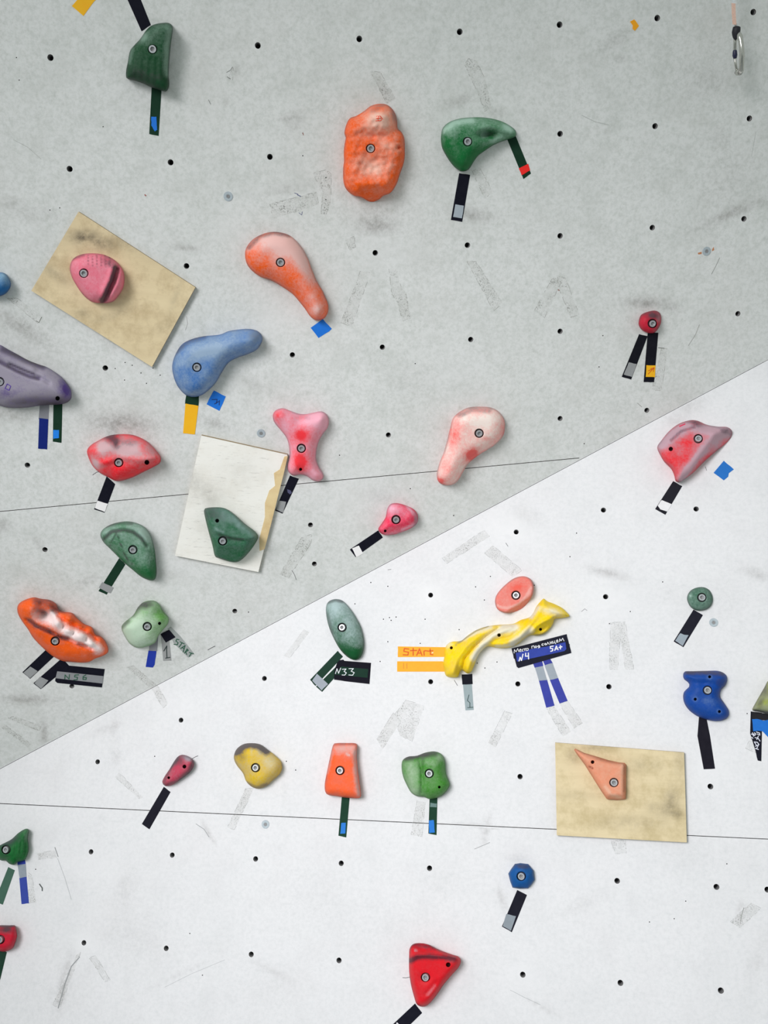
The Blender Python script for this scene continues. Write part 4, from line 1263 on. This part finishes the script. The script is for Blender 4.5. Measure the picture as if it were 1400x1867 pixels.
make_hold('climbing_hold', 'large bright red triangular hold with a dark ledge near its top, at the bottom', 'L',
          t20([(510, 960), (515, 915), (540, 888), (590, 884), (640, 895), (700, 925), (780, 955), (825, 970), (840, 1000), (825, 1040),
               (780, 1090), (730, 1150), (690, 1210), (640, 1270), (600, 1290), (560, 1275), (540, 1220), (520, 1140), (510, 1060)]), 0.044, 14,
          (226, 20, 36), (200, 140, 150), grime=(84, 36, 50), bolts=[t20([(615, 1102)])[0]], holes=[t20([(760, 1022)])[0] + (4.6,)], cover=.03, power=2.2,
          feats=[('f', *t20([(620, 965)])[0], .1, -.99, .044, .0012), ('r', t20([(515, 985), (560, 960), (640, 955), (730, 965), (820, 985)]), 3, .005),
                 g(*t20([(600, 925)])[0], 16, 5, .2, -.006), ('r', t20([(690, 1130), (620, 1210)]), 3.5, -.003), ('f', *t20([(720, 1130)])[0], .8, .6, .044, .0014),
                 g(*t20([(600, 1110)])[0], 9, 9, 0, -.003)],
          wear=[('dr', t20([(520, 995), (560, 975), (640, 970), (730, 975), (800, 985)]), 5, .8), ('d', *t20([(600, 905)])[0], 24, 5, .15, .6), ('c', *t20([(552, 930)])[0], 3, 2, 0, .8),
                ('cr', t20([(680, 1150), (630, 1210)]), 3, .25), ('c', *t20([(760, 985)])[0], 14, 4, .2, .3)])


# ------------------------------------------------------------------ tapes
BK, GRN, GRY, NAVY = (20, 21, 34), (26, 58, 42), (138, 141, 142), (38, 48, 140)
BLUE, ORG, WHT, RED = (20, 106, 200), (252, 168, 22), (226, 226, 226), (232, 36, 32)
GRYL = (150, 160, 168)


def tape(label, pl, pieces, strokes=(), cat='tape', base=0.0, name='tape_marker'):
    """pieces: (part name, px polygon, colour, layer)"""
    q = np.array(pieces[0][1], float).mean(0)
    r = empty(name, P(pl, float(q[0]), float(q[1]), 0.0))
    tag(r, label, cat)
    for (nm, poly, rgb, lay) in pieces:
        # slightly ragged cut ends
        pts = []
        for i, p in enumerate(poly):
            a = np.array(p, float)
            b = np.array(poly[(i + 1) % len(poly)], float)
            pts.append(a)
            l = np.linalg.norm(b - a)
            if 8 < l < 26:
                k = 3
                for j in range(1, k):
                    pts.append(a + (b - a) * j / k + rng.uniform(-.35, .35, 2))
        slab(nm, pl, pts, max(0.0, 0.0003 * (lay - 1)), 0.0003 * lay + 0.0002,
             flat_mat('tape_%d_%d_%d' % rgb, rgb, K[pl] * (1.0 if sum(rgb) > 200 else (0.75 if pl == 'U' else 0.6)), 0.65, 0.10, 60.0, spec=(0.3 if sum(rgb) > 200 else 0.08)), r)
    for (st, w, rgb, lay) in strokes:
        ribbon('lettering', pl, st, w, rgb, r, 0.0003 * lay + 0.0004)
    return r


t1 = lambda pts: T(0, 0, 3.5, pts)
t3 = lambda pts: T(760, 0, 3.5, pts)
tape('black tape strip running up out of the photo from the top green hold', 'U', [('strip', [(215, -40), (241, -40), (275, 45.5), (258, 57)], BK, 1)])
tape('dark green tape strip with a blue patch, hanging under the top left green hold', 'U',
     [('strip', t1([(968, 550), (1031, 555), (1012, 867), (952, 855)]), GRN, 1),
      ('patch', t1([(965, 745), (998, 745), (1000, 800), (1003, 828), (988, 838), (965, 800)]), BLUE, 2)])
tape('orange tape piece at the very top left edge of the photo', 'U', [('strip', [(131, 11), (160, -22), (188, -12), (171, 3), (152, 29)], ORG, 1)])
tape('dark green tape strip with a red patch at the tip of the comma-shaped hold', 'U',
     [('strip', t3([(575, 885), (628, 862), (728, 1107), (680, 1142)]), GRN, 1), ('patch', t3([(650, 1075), (710, 1045), (722, 1087), (668, 1118)]), RED, 2)])
tape('black tape strip with a grey patch below the comma-shaped green hold', 'U',
     [('strip', [(837, 315.7), (857, 318.8), (842.5, 404.5), (822, 401)], BK, 1), ('patch', [(830, 372.5), (845.5, 375), (842, 398), (826, 395.5)], GRYL, 2)])
tape('small torn orange tape scrap at the top right', 'U', [('strip', T(1100, 0, 4.667, [(225, 185), (262, 165), (303, 220), (268, 262), (248, 245), (250, 215)]), (236, 152, 26), 1)])
tape('blue tape square at the tip of the orange teardrop hold', 'U', [('strip', t6([(582, 762), (660, 706), (717, 768), (700, 785), (632, 827)]), BLUE, 1)])
tape('yellow-orange tape strip with a dark green top, under the sky blue hold', 'U',
     [('strip', t7([(1190, 545), (1270, 560), (1266, 632), (1180, 617)]), GRN, 1), ('strip', t7([(1183, 615), (1266, 630), (1243, 812), (1168, 805)]), ORG, 2)])
tape('blue tape piece with a handwritten mark, right of the yellow-orange strip', 'U', [('strip', t8([(315, 42), (390, 80), (380, 105), (350, 172), (268, 130), (290, 85)]), BLUE, 1)],
     [([t8([(302, 100), (335, 98), (330, 125)]), t8([(350, 105), (348, 135)]), t8([(318, 128), (345, 112)])], 1.2, (16, 40, 96), 2)])
tape('navy tape strip with a grey top, left of the two below the purple hold', 'U',
     [('strip', t7([(255, 615), (315, 612), (308, 722), (246, 715)]), (122, 124, 130), 1), ('strip', t7([(250, 708), (308, 715), (300, 908), (243, 903)]), (24, 42, 122), 2)])
tape('dark green tape strip with a bright blue patch below the purple hold tip', 'U',
     [('strip', t7([(341, 605), (398, 605), (392, 866), (337, 858)]), GRN, 1), ('patch', t7([(340, 784), (376, 784), (376, 835), (340, 840)]), (24, 120, 216), 2)])
tape('black tape strip with a white end under the eye-shaped red hold', 'U',
     [('strip', t7([(680, 1080), (735, 1130), (667, 1312), (600, 1290)]), BK, 1), ('patch', t7([(622, 1235), (688, 1255), (668, 1307), (605, 1282)]), WHT, 2)])
tape('dark green tape strip with a grey cross piece under the leaf-shaped green hold', 'U',
     [('strip', t11([(760, 412), (800, 452), (680, 645), (628, 622)]), GRN, 1), ('patch', t11([(652, 565), (725, 600), (705, 636), (685, 630), (630, 600)]), GRY, 2)])
tape('black tape strip with a grey patch between the white board and the bone-shaped hold', 'U',
     [('strip', t8([(800, 584), (857, 605), (752, 828), (705, 808)]), BK, 1), ('patch', t8([(727, 745), (775, 752), (757, 822), (712, 803)]), GRY, 2),
      ('smear', t8([(782, 672), (805, 680), (812, 695), (800, 705), (785, 692)]), (74, 76, 104), 2)])
tape('black tape strip with a white end left of the small pink-red hold', 'U',
     [('strip', t9([(243, 935), (273, 980), (98, 1105), (62, 1057)]), BK, 1), ('patch', t9([(76, 1050), (120, 1032), (147, 1082), (104, 1105)]), WHT, 2)])
tape('left black tape strip with a grey patch under the small crimson hold', 'U',
     [('strip', t10([(578, 382), (632, 395), (527, 672), (467, 655)]), (22, 23, 32), 1), ('patch', t10([(512, 562), (562, 573), (532, 655), (480, 640)]), GRY, 2)])
tape('right black tape strip with an orange arrow patch below the crimson hold', 'U',
     [('strip', t10([(633, 372), (700, 374), (673, 688), (607, 688)]), (22, 23, 32), 2), ('patch', t10([(624, 580), (683, 582), (679, 657), (620, 655)]), ORG, 3)],
     [([t10([(635, 637), (672, 598)]), t10([(650, 604), (674, 596), (668, 622)]), t10([(636, 616), (660, 606)])], 0.9, (196, 70, 20), 4)])
tape('outer black tape strip with a grey patch under the left orange rocky hold', 'U',
     [('strip', t11([(300, 990), (350, 1035), (192, 1182), (143, 1140)]), BK, 1), ('patch', t11([(193, 1104), (240, 1133), (192, 1178), (150, 1142)]), GRY, 2)])
tape('inner black tape strip with a grey patch, partly under the N 56 tape', 'U',
     [('strip', t11([(395, 1050), (442, 1100), (260, 1248), (213, 1210)]), BK, 1), ('patch', t11([(255, 1168), (308, 1192), (262, 1245), (220, 1210)]), GRY, 2)])
tape('wide black tape sign reading N 56 on its grey band', 'U',
     [('strip', t11([(440, 1098), (668, 1120), (650, 1237), (365, 1208), (352, 1196), (360, 1130)]), BK, 2), ('patch', t11([(365, 1134), (660, 1165), (655, 1212), (354, 1178)]), (128, 131, 134), 3)],
     [([t11([(413, 1184), (415, 1157), (440, 1184), (443, 1154)]), t11([(502, 1156), (478, 1158), (475, 1170), (494, 1172), (492, 1187), (470, 1189)]),
        t11([(548, 1156), (530, 1168), (529, 1186), (548, 1187), (551, 1174), (531, 1174)])], 1.5, (34, 84, 62), 4)], cat='tape sign', name='tape_sign')
zs = lambda pts: T(240, 1120, 10.77, pts)
tape('royal blue tape strip with a grey top under the sage green hold', 'U',
     [('strip', zs([(345, 590), (525, 420), (500, 722), (335, 722)]), (126, 128, 134), 1), ('strip', zs([(330, 714), (486, 722), (450, 990), (415, 1045), (275, 1035)]), (22, 48, 148), 2)])
tape('grey tape strip with a handwritten number 1, under the sage green hold', 'U',
     [('strip', zs([(570, 390), (740, 500), (780, 910), (620, 915)]), (140, 142, 142), 1)],
     [([zs([(630, 722), (690, 620), (685, 690), (692, 850)]), zs([(665, 862), (752, 846)])], 1.4, (20, 40, 38), 2)])
tape('grey tape strip reading START in dark green, right of the sage green hold', 'U',
     [('strip', zs([(705, 290), (770, 250), (950, 430), (1220, 770), (1110, 850), (820, 560)]), (146, 152, 150), 2)],
     [([zs([(930, 500), (885, 488), (868, 525), (912, 560), (892, 600), (828, 588)]), zs([(948, 540), (1035, 582)]), zs([(990, 562), (930, 642)]),
        zs([(962, 672), (1050, 612), (1010, 742)]), zs([(990, 650), (1030, 680)]), zs([(1035, 765), (1088, 682), (1112, 708), (1066, 732), (1062, 740), (1080, 790)]),
        zs([(1130, 750), (1215, 775)]), zs([(1172, 765), (1130, 828)])], 1.5, (22, 78, 56), 3)])
tape('black tape square joining the number 1 and START tapes', 'U', [('strip', zs([(565, 392), (735, 303), (862, 450), (672, 556)]), BK, 3)])
tape('blue tape square right of the red wing-shaped hold', 'L', [('strip', T(1000, 700, 3.5, [(1118, 490), (1182, 545), (1150, 570), (1146, 592), (1118, 615), (1053, 567)]), (28, 112, 196), 1)])
t12 = lambda pts: T(1000, 700, 3.5, pts)
tape('black tape strip with a torn white end below the red wing-shaped hold', 'L',
     [('strip', t12([(795, 620), (853, 652), (745, 835), (680, 798)]), (44, 44, 54), 1), ('patch', t12([(722, 741), (787, 768), (758, 815), (712, 800), (697, 775)]), (232, 233, 235), 2)])
tape('two dark green tape strips joined by a grey band under the green oval hold', 'L',
     [('strip', t13([(755, 478), (788, 515), (612, 702), (578, 663)]), (40, 76, 60), 1), ('strip', t13([(745, 578), (770, 610), (655, 740), (616, 706)]), (40, 76, 60), 1),
      ('patch', t13([(622, 624), (693, 690), (652, 731), (592, 668)]), (158, 166, 176), 2)])
tape('black tape sign with white handwritten N33 on a green band', 'L',
     [('strip', t13([(765, 538), (790, 534), (797, 542), (967, 555), (957, 690), (800, 672), (731, 662), (735, 600), (750, 555)]), (24, 22, 38), 2),
      ('patch', t13([(775, 578), (950, 595), (945, 650), (735, 630)]), (34, 70, 56), 3)],
     [([t13([(740, 624), (750, 592), (760, 622), (774, 588)]), t13([(783, 596), (808, 594), (795, 610), (810, 618), (800, 633), (782, 632)]),
        t13([(826, 592), (855, 592), (840, 608), (860, 617), (850, 634), (825, 632)])], 1.3, (226, 232, 236), 4)], cat='tape sign', name='tape_sign')
tape('upper yellow-orange tape strip reading StArt, left of the twisted yellow hold', 'L',
     [('strip', t14([(88, 555), (400, 560), (400, 622), (88, 623)]), (252, 174, 40), 1)],
     [([t14([(158, 572), (130, 568), (126, 586), (156, 592), (152, 610), (122, 608)]), t14([(186, 566), (186, 612)]), t14([(168, 582), (208, 580)]),
        t14([(208, 612), (226, 570), (242, 612)]), t14([(214, 598), (238, 597)]), t14([(256, 612), (254, 586), (262, 582), (278, 584)]),
        t14([(294, 570), (296, 606), (312, 608)]), t14([(282, 585), (312, 582)])], 1.9, (222, 92, 14), 2),
      ([t14([(306, 597), (313, 594)])], 1.6, (240, 232, 214), 2)])
tape('lower yellow-orange tape strip with two small strokes, left of the twisted yellow hold', 'L',
     [('strip', t14([(84, 650), (375, 650), (400, 680), (400, 716), (84, 716)]), (252, 174, 40), 1)],
     [([t14([(124, 662), (125, 696)]), t14([(145, 662), (146, 696)])], 0.9, (226, 142, 50), 2)])
tape('pale grey tape strip marked with a 1 under a black square, below the yellow hold', 'L',
     [('strip', t14([(503, 790), (560, 790), (572, 960), (520, 963)]), (152, 168, 172), 1), ('patch', t14([(495, 734), (563, 730), (566, 795), (500, 798)]), (30, 32, 44), 2)],
     [([t14([(542, 864), (532, 900), (548, 915), (548, 945)]), t14([(533, 946), (568, 943)])], 1.1, (30, 66, 62), 2)])
zn = lambda pts: T(900, 1130, 8.235, pts)
tape('left tape leg of blue, grey and blue bands under the dark sign', 'L',
     [('strip', t14([(948, 655), (1008, 645), (1016, 680), (962, 692)]), (46, 56, 150), 1), ('patch', t14([(962, 690), (1014, 680), (1040, 770), (988, 774)]), (154, 164, 174), 2),
      ('strip', t14([(988, 772), (1040, 766), (1088, 932), (1035, 946)]), (50, 60, 158), 1)])
tape('right tape leg of blue, grey and blue bands under the dark sign', 'L',
     [('strip', t14([(1014, 645), (1060, 632), (1077, 662), (1026, 677)]), (46, 56, 150), 1), ('patch', t14([(1024, 676), (1075, 661), (1110, 757), (1059, 769)]), (154, 164, 174), 2),
      ('strip', t14([(1058, 769), (1110, 755), (1172, 903), (1120, 919)]), (50, 60, 158), 1)])
cyr = [[(305, 500), (310, 447), (335, 482), (360, 432), (376, 478)], [(388, 462), (410, 454), (405, 440), (390, 447), (388, 474), (412, 477)],
       [(441, 440), (424, 450), (425, 472), (445, 468)], [(448, 440), (482, 430)], [(465, 436), (467, 466)],
       [(485, 442), (500, 427), (520, 432), (515, 458), (492, 464), (485, 442)],
       [(573, 430), (571, 398), (604, 390), (609, 425)], [(618, 405), (632, 391), (648, 402), (640, 420), (622, 418), (618, 405)],
       [(660, 400), (675, 383), (690, 392), (680, 410), (660, 400)], [(690, 388), (692, 414), (668, 424)],
       [(746, 357), (722, 366), (725, 386), (748, 383)], [(762, 366), (775, 352), (788, 364), (778, 380), (762, 366)],
       [(797, 377), (811, 336), (832, 370)], [(845, 328), (850, 365)], [(870, 324), (874, 360)], [(847, 348), (872, 342)],
       [(886, 320), (890, 352), (918, 346), (914, 316)], [(916, 346), (930, 352), (930, 362)],
       [(942, 324), (966, 318), (958, 300), (942, 309), (944, 338), (970, 334)], [(986, 330), (991, 286), (1012, 316), (1035, 276), (1056, 318)]]
big = [[(380, 620), (397, 562), (416, 612), (440, 516)], [(480, 500), (476, 547), (522, 545)], [(520, 498), (524, 590)],
       [(895, 395), (850, 401), (850, 430), (885, 434), (885, 464), (855, 474)], [(916, 460), (940, 395), (966, 450)], [(925, 440), (958, 434)],
       [(1000, 385), (1003, 440)], [(979, 416), (1026, 405)]]
tape('dark tape sign with white handwriting N4 and 5A+ over a blue band', 'L',
     [('strip', zn([(268, 430), (1095, 215), (1130, 360), (1142, 372), (1138, 385), (1165, 498), (370, 725), (345, 705), (315, 590), (300, 578)]), (38, 40, 58), 3),
      ('patch', zn([(330, 500), (560, 440), (800, 400), (1075, 335), (1090, 440), (1060, 470), (350, 628)]), (40, 62, 160), 4)],
     [([zn(s) for s in cyr], 1.15, (232, 236, 242), 5), ([zn(s) for s in big], 1.9, (238, 240, 244), 5)], cat='tape sign', name='tape_sign')
tape('black tape strip with a torn grey patch under the small dark green dome hold', 'L',
     [('strip', t15([(925, 215), (985, 250), (860, 455), (798, 418)]), (42, 42, 56), 1), ('patch', t15([(840, 366), (868, 376), (893, 378), (856, 447), (808, 414)]), (152, 164, 174), 2)])
tape('long plain black tape strip hanging from the blue S-shaped hold', 'L',
     [('strip', t15([(960, 895), (1005, 895), (1030, 1020), (1062, 1230), (990, 1234), (950, 1022)]), (38, 36, 48), 1)])
tape('black tape with white handwriting at the right edge, under the olive hold', 'L',
     [('strip', zr([(640, 905), (830, 930), (830, 1300), (820, 1755), (760, 1742), (715, 1560), (630, 1280)]), (34, 36, 50), 1),
      ('strip', zr([(660, 908), (950, 955), (1150, 1000), (1150, 1060), (930, 1060), (660, 1045)]), (52, 52, 58), 2)],
     [([zr(s) for s in ([(650, 1292), (705, 1310)], [(668, 1268), (690, 1330)], [(700, 1270), (728, 1292), (706, 1316), (690, 1290)], [(735, 1256), (790, 1275), (795, 1310), (750, 1290)],
                        [(655, 1345), (678, 1365)], [(712, 1352), (765, 1362), (798, 1412)], [(770, 1325), (742, 1385)], [(735, 1480), (700, 1425), (752, 1432), (780, 1470), (720, 1500)],
                        [(718, 1535), (772, 1555)], [(770, 1480), (738, 1545)])], 1.5, (222, 226, 240), 2)])
tape('bright blue tape band at the right edge, across the black tape', 'L',
     [('strip', zr([(662, 1038), (750, 1035), (860, 1062), (940, 1050), (1120, 1030), (1120, 1500), (1000, 1410), (846, 1248), (760, 1235), (682, 1245)]), (22, 112, 206), 3)])
tape('plain black tape strip below the small mauve hold, crossing the seam', 'L', [('strip', t16([(345, 471), (388, 504), (253, 742), (205, 708)]), (36, 36, 50), 1)])
tape('green tape strip with a blue patch under the orange trapezoid hold', 'L',
     [('strip', t17([(256, 530), (306, 535), (284, 794), (234, 783)]), (40, 82, 62), 1), ('patch', t17([(252, 702), (281, 700), (278, 768), (246, 771)]), (32, 122, 212), 2)])
tape('green tape strip with grey and blue patches under the two-lobed green hold', 'L',
     [('strip', t17([(816, 535), (866, 535), (860, 779), (808, 769)]), (40, 82, 62), 1), ('patch', t17([(820, 572), (862, 578), (861, 602), (818, 600)]), (108, 136, 132), 2),
      ('patch', t17([(811, 685), (843, 684), (849, 762), (813, 766)]), (32, 122, 212), 2)])
tape('green tape strip at the left edge under the green shell-like hold', 'L', [('strip', zg([(165, 998), (296, 1064), (55, 1752), (-90, 1690), (-60, 1560)]), (62, 100, 84), 1)])
tape('blue tape strip with a grey band under the green shell-like hold', 'L',
     [('strip', zg([(345, 860), (495, 850), (512, 940), (356, 965)]), (34, 56, 156), 1), ('patch', zg([(352, 958), (512, 935), (530, 1192), (394, 1222)]), (148, 158, 168), 2),
      ('strip', zg([(386, 1215), (530, 1192), (578, 1722), (430, 1740)]), (50, 70, 160), 1)])
tape('dark green tape strip under the crimson hold at the bottom left edge', 'L', [('strip', zd([(-60, 880), (178, 950), (5, 1660), (-90, 1900), (-200, 1850)]), (44, 80, 64), 1)])
tape('black tape strip with a grey patch below the blue hexagonal hold', 'L',
     [('strip', t20([(1200, 545), (1262, 577), (1165, 815), (1102, 778)]), (38, 38, 52), 1), ('patch', t20([(1130, 698), (1192, 712), (1160, 806), (1108, 776)]), (140, 150, 158), 2)])
ze = lambda pts: T(700, 1800, 8.75, pts)
tape('black tape strip at the bottom edge, below the red triangular hold', 'L', [('strip', ze([(495, 260), (608, 410), (250, 760), (80, 650)]), (28, 30, 46), 1)],
     [([ze([(205, 572), (225, 592)])], 2.6, (232, 234, 238), 2)])

# ------------------------------------------------------------------ pencil and scuff lines, part of the walls
LINES = [([(169, 866), (176, 861), (182, 860)], 1.0, (70, 70, 76)), ([(350, 1383.5), (356, 1380), (361, 1378)], 0.9, (60, 60, 64)),
         ([(734, 1782.5), (740, 1783), (747, 1781.5)], 0.9, (60, 60, 64)), ([(1286, 851), (1288, 858)], 0.8, (110, 110, 112)),
         ([(922, 990), (926, 996)], 0.8, (90, 92, 96)), ([(707, 1039), (713, 1038)], 0.8, (110, 110, 112)),
         ([(828, 1240), (834, 1250)], 0.9, (90, 90, 92)), ([(1060, 1115), (1066, 1110), (1070, 1113)], 0.7, (130, 130, 132)),
         ([(532, 1040), (537, 1048), (540, 1057)], 0.9, (96, 96, 98)), ([(404, 884), (410, 893), (413, 900)], 1.0, (70, 70, 72)),
         ([(1297, 500), (1305, 485), (1312, 470)], 0.9, (140, 142, 138)), ([(1255, 630), (1268, 610), (1275, 592)], 0.9, (150, 150, 146)),
         ([(379, 1185), (386, 1181), (392, 1178)], 1.2, (90, 90, 92)), ([(1060, 210), (1085, 222), (1110, 228)], 0.7, (160, 164, 160)),
         ([(25, 255), (50, 268), (75, 290)], 0.6, (158, 160, 156)), ([(72, 1612), (77, 1619), (77, 1624)], 2.2, (90, 96, 96)),
         ([(100, 1545), (106, 1562)], 1.0, (110, 114, 114)), ([(105, 1565), (118, 1600), (130, 1640)], 0.6, (170, 174, 176)),
         ([(357, 1502), (372, 1512), (381, 1526)], 0.9, (150, 154, 156)), ([(300, 1800), (350, 1775), (410, 1750)], 0.6, (190, 193, 195)),
         ([(930, 1805), (955, 1818), (985, 1832)], 0.6, (170, 174, 176)), ([(865, 1548), (893, 1536)], 0.8, (150, 152, 154)),
         ([(145, 1745), (130, 1762), (118, 1795), (106, 1838)], 1.6, (150, 154, 156)), ([(128, 1240), (135, 1238)], .5, (120, 120, 120)),
         ([(542, 355), (548, 358)], 1.6, (92, 98, 128)), ([(537, 352), (543, 354)], 1.2, (92, 98, 128)), ([(545, 388), (550, 392), (551, 386)], 1.0, (92, 98, 128)),
         ([(552, 242), (553, 246)], 1.5, (150, 110, 104)), ([(264, 355), (266, 357)], 2.2, (150, 92, 84)), ([(1018, 528), (1019, 530)], 2.0, (150, 116, 108)),
         ([(380, 182), (384, 190)], 1.0, (120, 122, 120)), ([(413, 132), (420, 128), (424, 122)], 1.0, (120, 124, 120)), ([(414, 140), (420, 144)], 1.2, (110, 112, 110)),
         ([(1200, 634), (1211, 635)], 1.4, (120, 122, 118)), ([(1162, 735), (1170, 742)], 0.8, (130, 130, 122)),
         ([(1356, 1655), (1352, 1668), (1350, 1680)], 1.0, (140, 146, 140)), ([(66, 585), (71, 588), (76, 578)], 1.0, (110, 112, 104)),
         ([(340, 577), (342, 590), (338, 602)], 0.7, (150, 150, 150)), ([(1370, 285), (1378, 240)], .5, (168, 172, 168))]
for pl in ('U', 'L'):
    for pts, w, rgb in LINES:
        if which(*pts[0]) == pl:
            wo = WALLS[pl]
            ribbon('scuff_line', pl, [pts], w, rgb, wo, 0.0002)


# darker broken rims where tape glue ends
for pl in ('U', 'L'):
    segs = []
    for r in RES:
        for i in range(len(r)):
            a = np.array(r[i], float); b = np.array(r[(i + 1) % len(r)], float)
            if which(*((a + b) / 2)) != pl or which(*a) != pl or which(*b) != pl: continue
            l = np.linalg.norm(b - a)
            t = rng.uniform(0, 12)
            while t < l - 3:
                e = min(l, t + rng.uniform(3, 16))
                if rng.uniform() < 0.62:
                    k = 3
                    segs.append([a + (b - a) / l * (t + (e - t) * j / k) + rng.uniform(-.35, .35, 2) for j in range(k + 1)])
                t = e + rng.uniform(1, 12)
    ribbon('glue_rim', pl, segs, 0.55, (142, 143, 138) if pl == 'U' else (178, 180, 180), WALLS[pl], 0.00012)

# ------------------------------------------------------------------ quickdraw at the top right
def tube(name, path, radii, mat, parent, closed=False, seg=14, flat=None):
    path = [Vector(p) for p in path]
    n = len(path)
    V, Fc = [], []
    up = Vector((0.3, -0.9, 0.1)).normalized()
    for i in range(n):
        a = path[(i - 1) % n] if (closed or i > 0) else path[i]
        b = path[(i + 1) % n] if (closed or i < n - 1) else path[i]
        t = (b - a).normalized()
        u = (up - t * up.dot(t)).normalized()
        v = t.cross(u)
        r = radii[i] if hasattr(radii, '__len__') else radii
        for k in range(seg):
            an = 2 * math.pi * k / seg
            V.append(path[i] + u * (r * math.cos(an)) + v * (r * math.sin(an)))
    m = n if closed else n - 1
    for i in range(m):
        for k in range(seg):
            k2 = (k + 1) % seg
            i2 = (i + 1) % n
            Fc.append((i * seg + k, i * seg + k2, i2 * seg + k2, i2 * seg + k))
    if not closed:
        Fc.append(tuple(range(seg))[::-1]); Fc.append(tuple((n - 1) * seg + k for k in range(seg)))
    return mesh_obj(name, [np.array(v) for v in V], Fc, mat, parent, smooth=True)


QH = 0.05
qr = empty('quickdraw', P('U', 1338., 0., QH))
tag(qr, 'steel carabiner hanging on a pale pink and white webbing sling at the top right', 'quickdraw')
SL1 = flat_mat('pale_webbing', (212, 178, 162), KU * .9, 0.9, 0.3, 500)
SL2 = flat_mat('white_webbing', (206, 212, 214), KU * .9, 0.9, 0.2, 500)
CHROME = flat_mat('polished_steel', (196, 196, 190), 1.0, 0.16, 0.1, 200.0, 1.0)


def webbing(name, pts, w, th, mat, ribs=0):
    """flat woven band seen nearly edge-on, with stitch ridges"""
    V, Fc = [], []
    n = PL['U'][1]
    k = 0
    rows = []
    for i in range(len(pts) - 1):
        a, b = np.array(pts[i]), np.array(pts[i + 1])
        m = max(2, int(np.linalg.norm(b - a) / 1.3))
        for j in range(m):
            rows.append(a + (b - a) * j / m)
    rows.append(np.array(pts[-1]))
    for p in rows:
        ww = w * (1 + 0.07 * math.sin(k * 1.9) * ribs)
        k += 1
        for sx, hh in ((-1, QH - th / 2), (1, QH - th / 2), (1, QH + th / 2), (-1, QH + th / 2)):
            V.append(P('U', float(p[0] + sx * ww / 2), float(p[1] + sx * 0.4), hh))
    for i in range(len(rows) - 1):
        for j in range(4):
            j2 = (j + 1) % 4
            Fc.append((i * 4 + j, i * 4 + j2, (i + 1) * 4 + j2, (i + 1) * 4 + j))
    Fc.append((0, 1, 2, 3)); m = (len(rows) - 1) * 4; Fc.append((m + 3, m + 2, m + 1, m))
    o = mesh_obj(name, V, Fc, mat, qr)
    bm = bmesh.new(); bm.from_mesh(o.data); bmesh.ops.recalc_face_normals(bm, faces=bm.faces); bm.to_mesh(o.data); bm.free()


webbing('sling', [(1336.5, -70), (1337, -20), (1337.5, 8)], 7.0, 0.012, SL2)
webbing('stitched_bartack', [(1337, 6), (1337.5, 25), (1339, 45)], 7.4, 0.014, SL1, 1)
webbing('sling', [(1341, 42), (1342.5, 50)], 6.2, 0.006, SL2)
# rubber keeper: soft rounded block
kp = [P('U', x, y, QH) for x, y in [(1343.2, 48.5), (1343, 49.6), (1342.4, 54), (1341.8, 58), (1342, 62), (1342.6, 67), (1343, 71)]]
tube('rubber_keeper', kp, [0.0052, 0.0072, 0.0078, 0.0080, 0.0076, 0.0068, 0.0050], flat_mat('black_rubber', (22, 22, 32), 1.0, 0.6, 0.03), qr)
car, rad = [], []
NC = 40
for i in range(NC):
    a = 2 * math.pi * i / NC
    x = 1345.2 + 7.4 * math.cos(a) + 1.8 * math.sin(a)
    y = 97.5 + 35.0 * math.sin(a)
    if abs(math.cos(a)) > .0:
        x = 1345.2 + (7.4 if math.sin(a) < .2 else 6.8) * (abs(math.cos(a)) ** .7) * (1 if math.cos(a) > 0 else -1) + 1.5 * math.sin(a)
    if math.cos(a) < -0.35: continue
    car.append(P('U', x, y, QH + 0.014 * math.cos(a)))
    rad.append(0.0048 if abs(math.sin(a)) < .8 else 0.0056)
# walk from gate top round the spine to the gate bottom
start = next(i for i in range(1, NC) if 2 * math.pi * i / NC > math.pi and math.cos(2 * math.pi * i / NC) >= -0.35)
cnt_before = sum(1 for i in range(start) if math.cos(2 * math.pi * i / NC) >= -0.35)
car = car[cnt_before:] + car[:cnt_before]
rad = rad[cnt_before:] + rad[:cnt_before]
tube('carabiner_body', car, rad, CHROME, qr)
tube('gate', [car[0], P('U', 1339.8, 84., QH - .012), P('U', 1339.6, 96., QH - .013), P('U', 1340., 112., QH - .012), car[-1]],
     [0.0036, 0.0034, 0.0032, 0.0026, 0.0026], CHROME, qr)
tube('gate_sleeve', [P('U', 1339.6, 89., QH - .0125), P('U', 1339.6, 94., QH - .013), P('U', 1339.7, 101., QH - .0125), P('U', 1340, 107., QH - .012)],
     [0.0026, 0.0042, 0.0048, 0.003], flat_mat('navy_sleeve', (26, 30, 66), 1.0, 0.4, 0.05), qr)
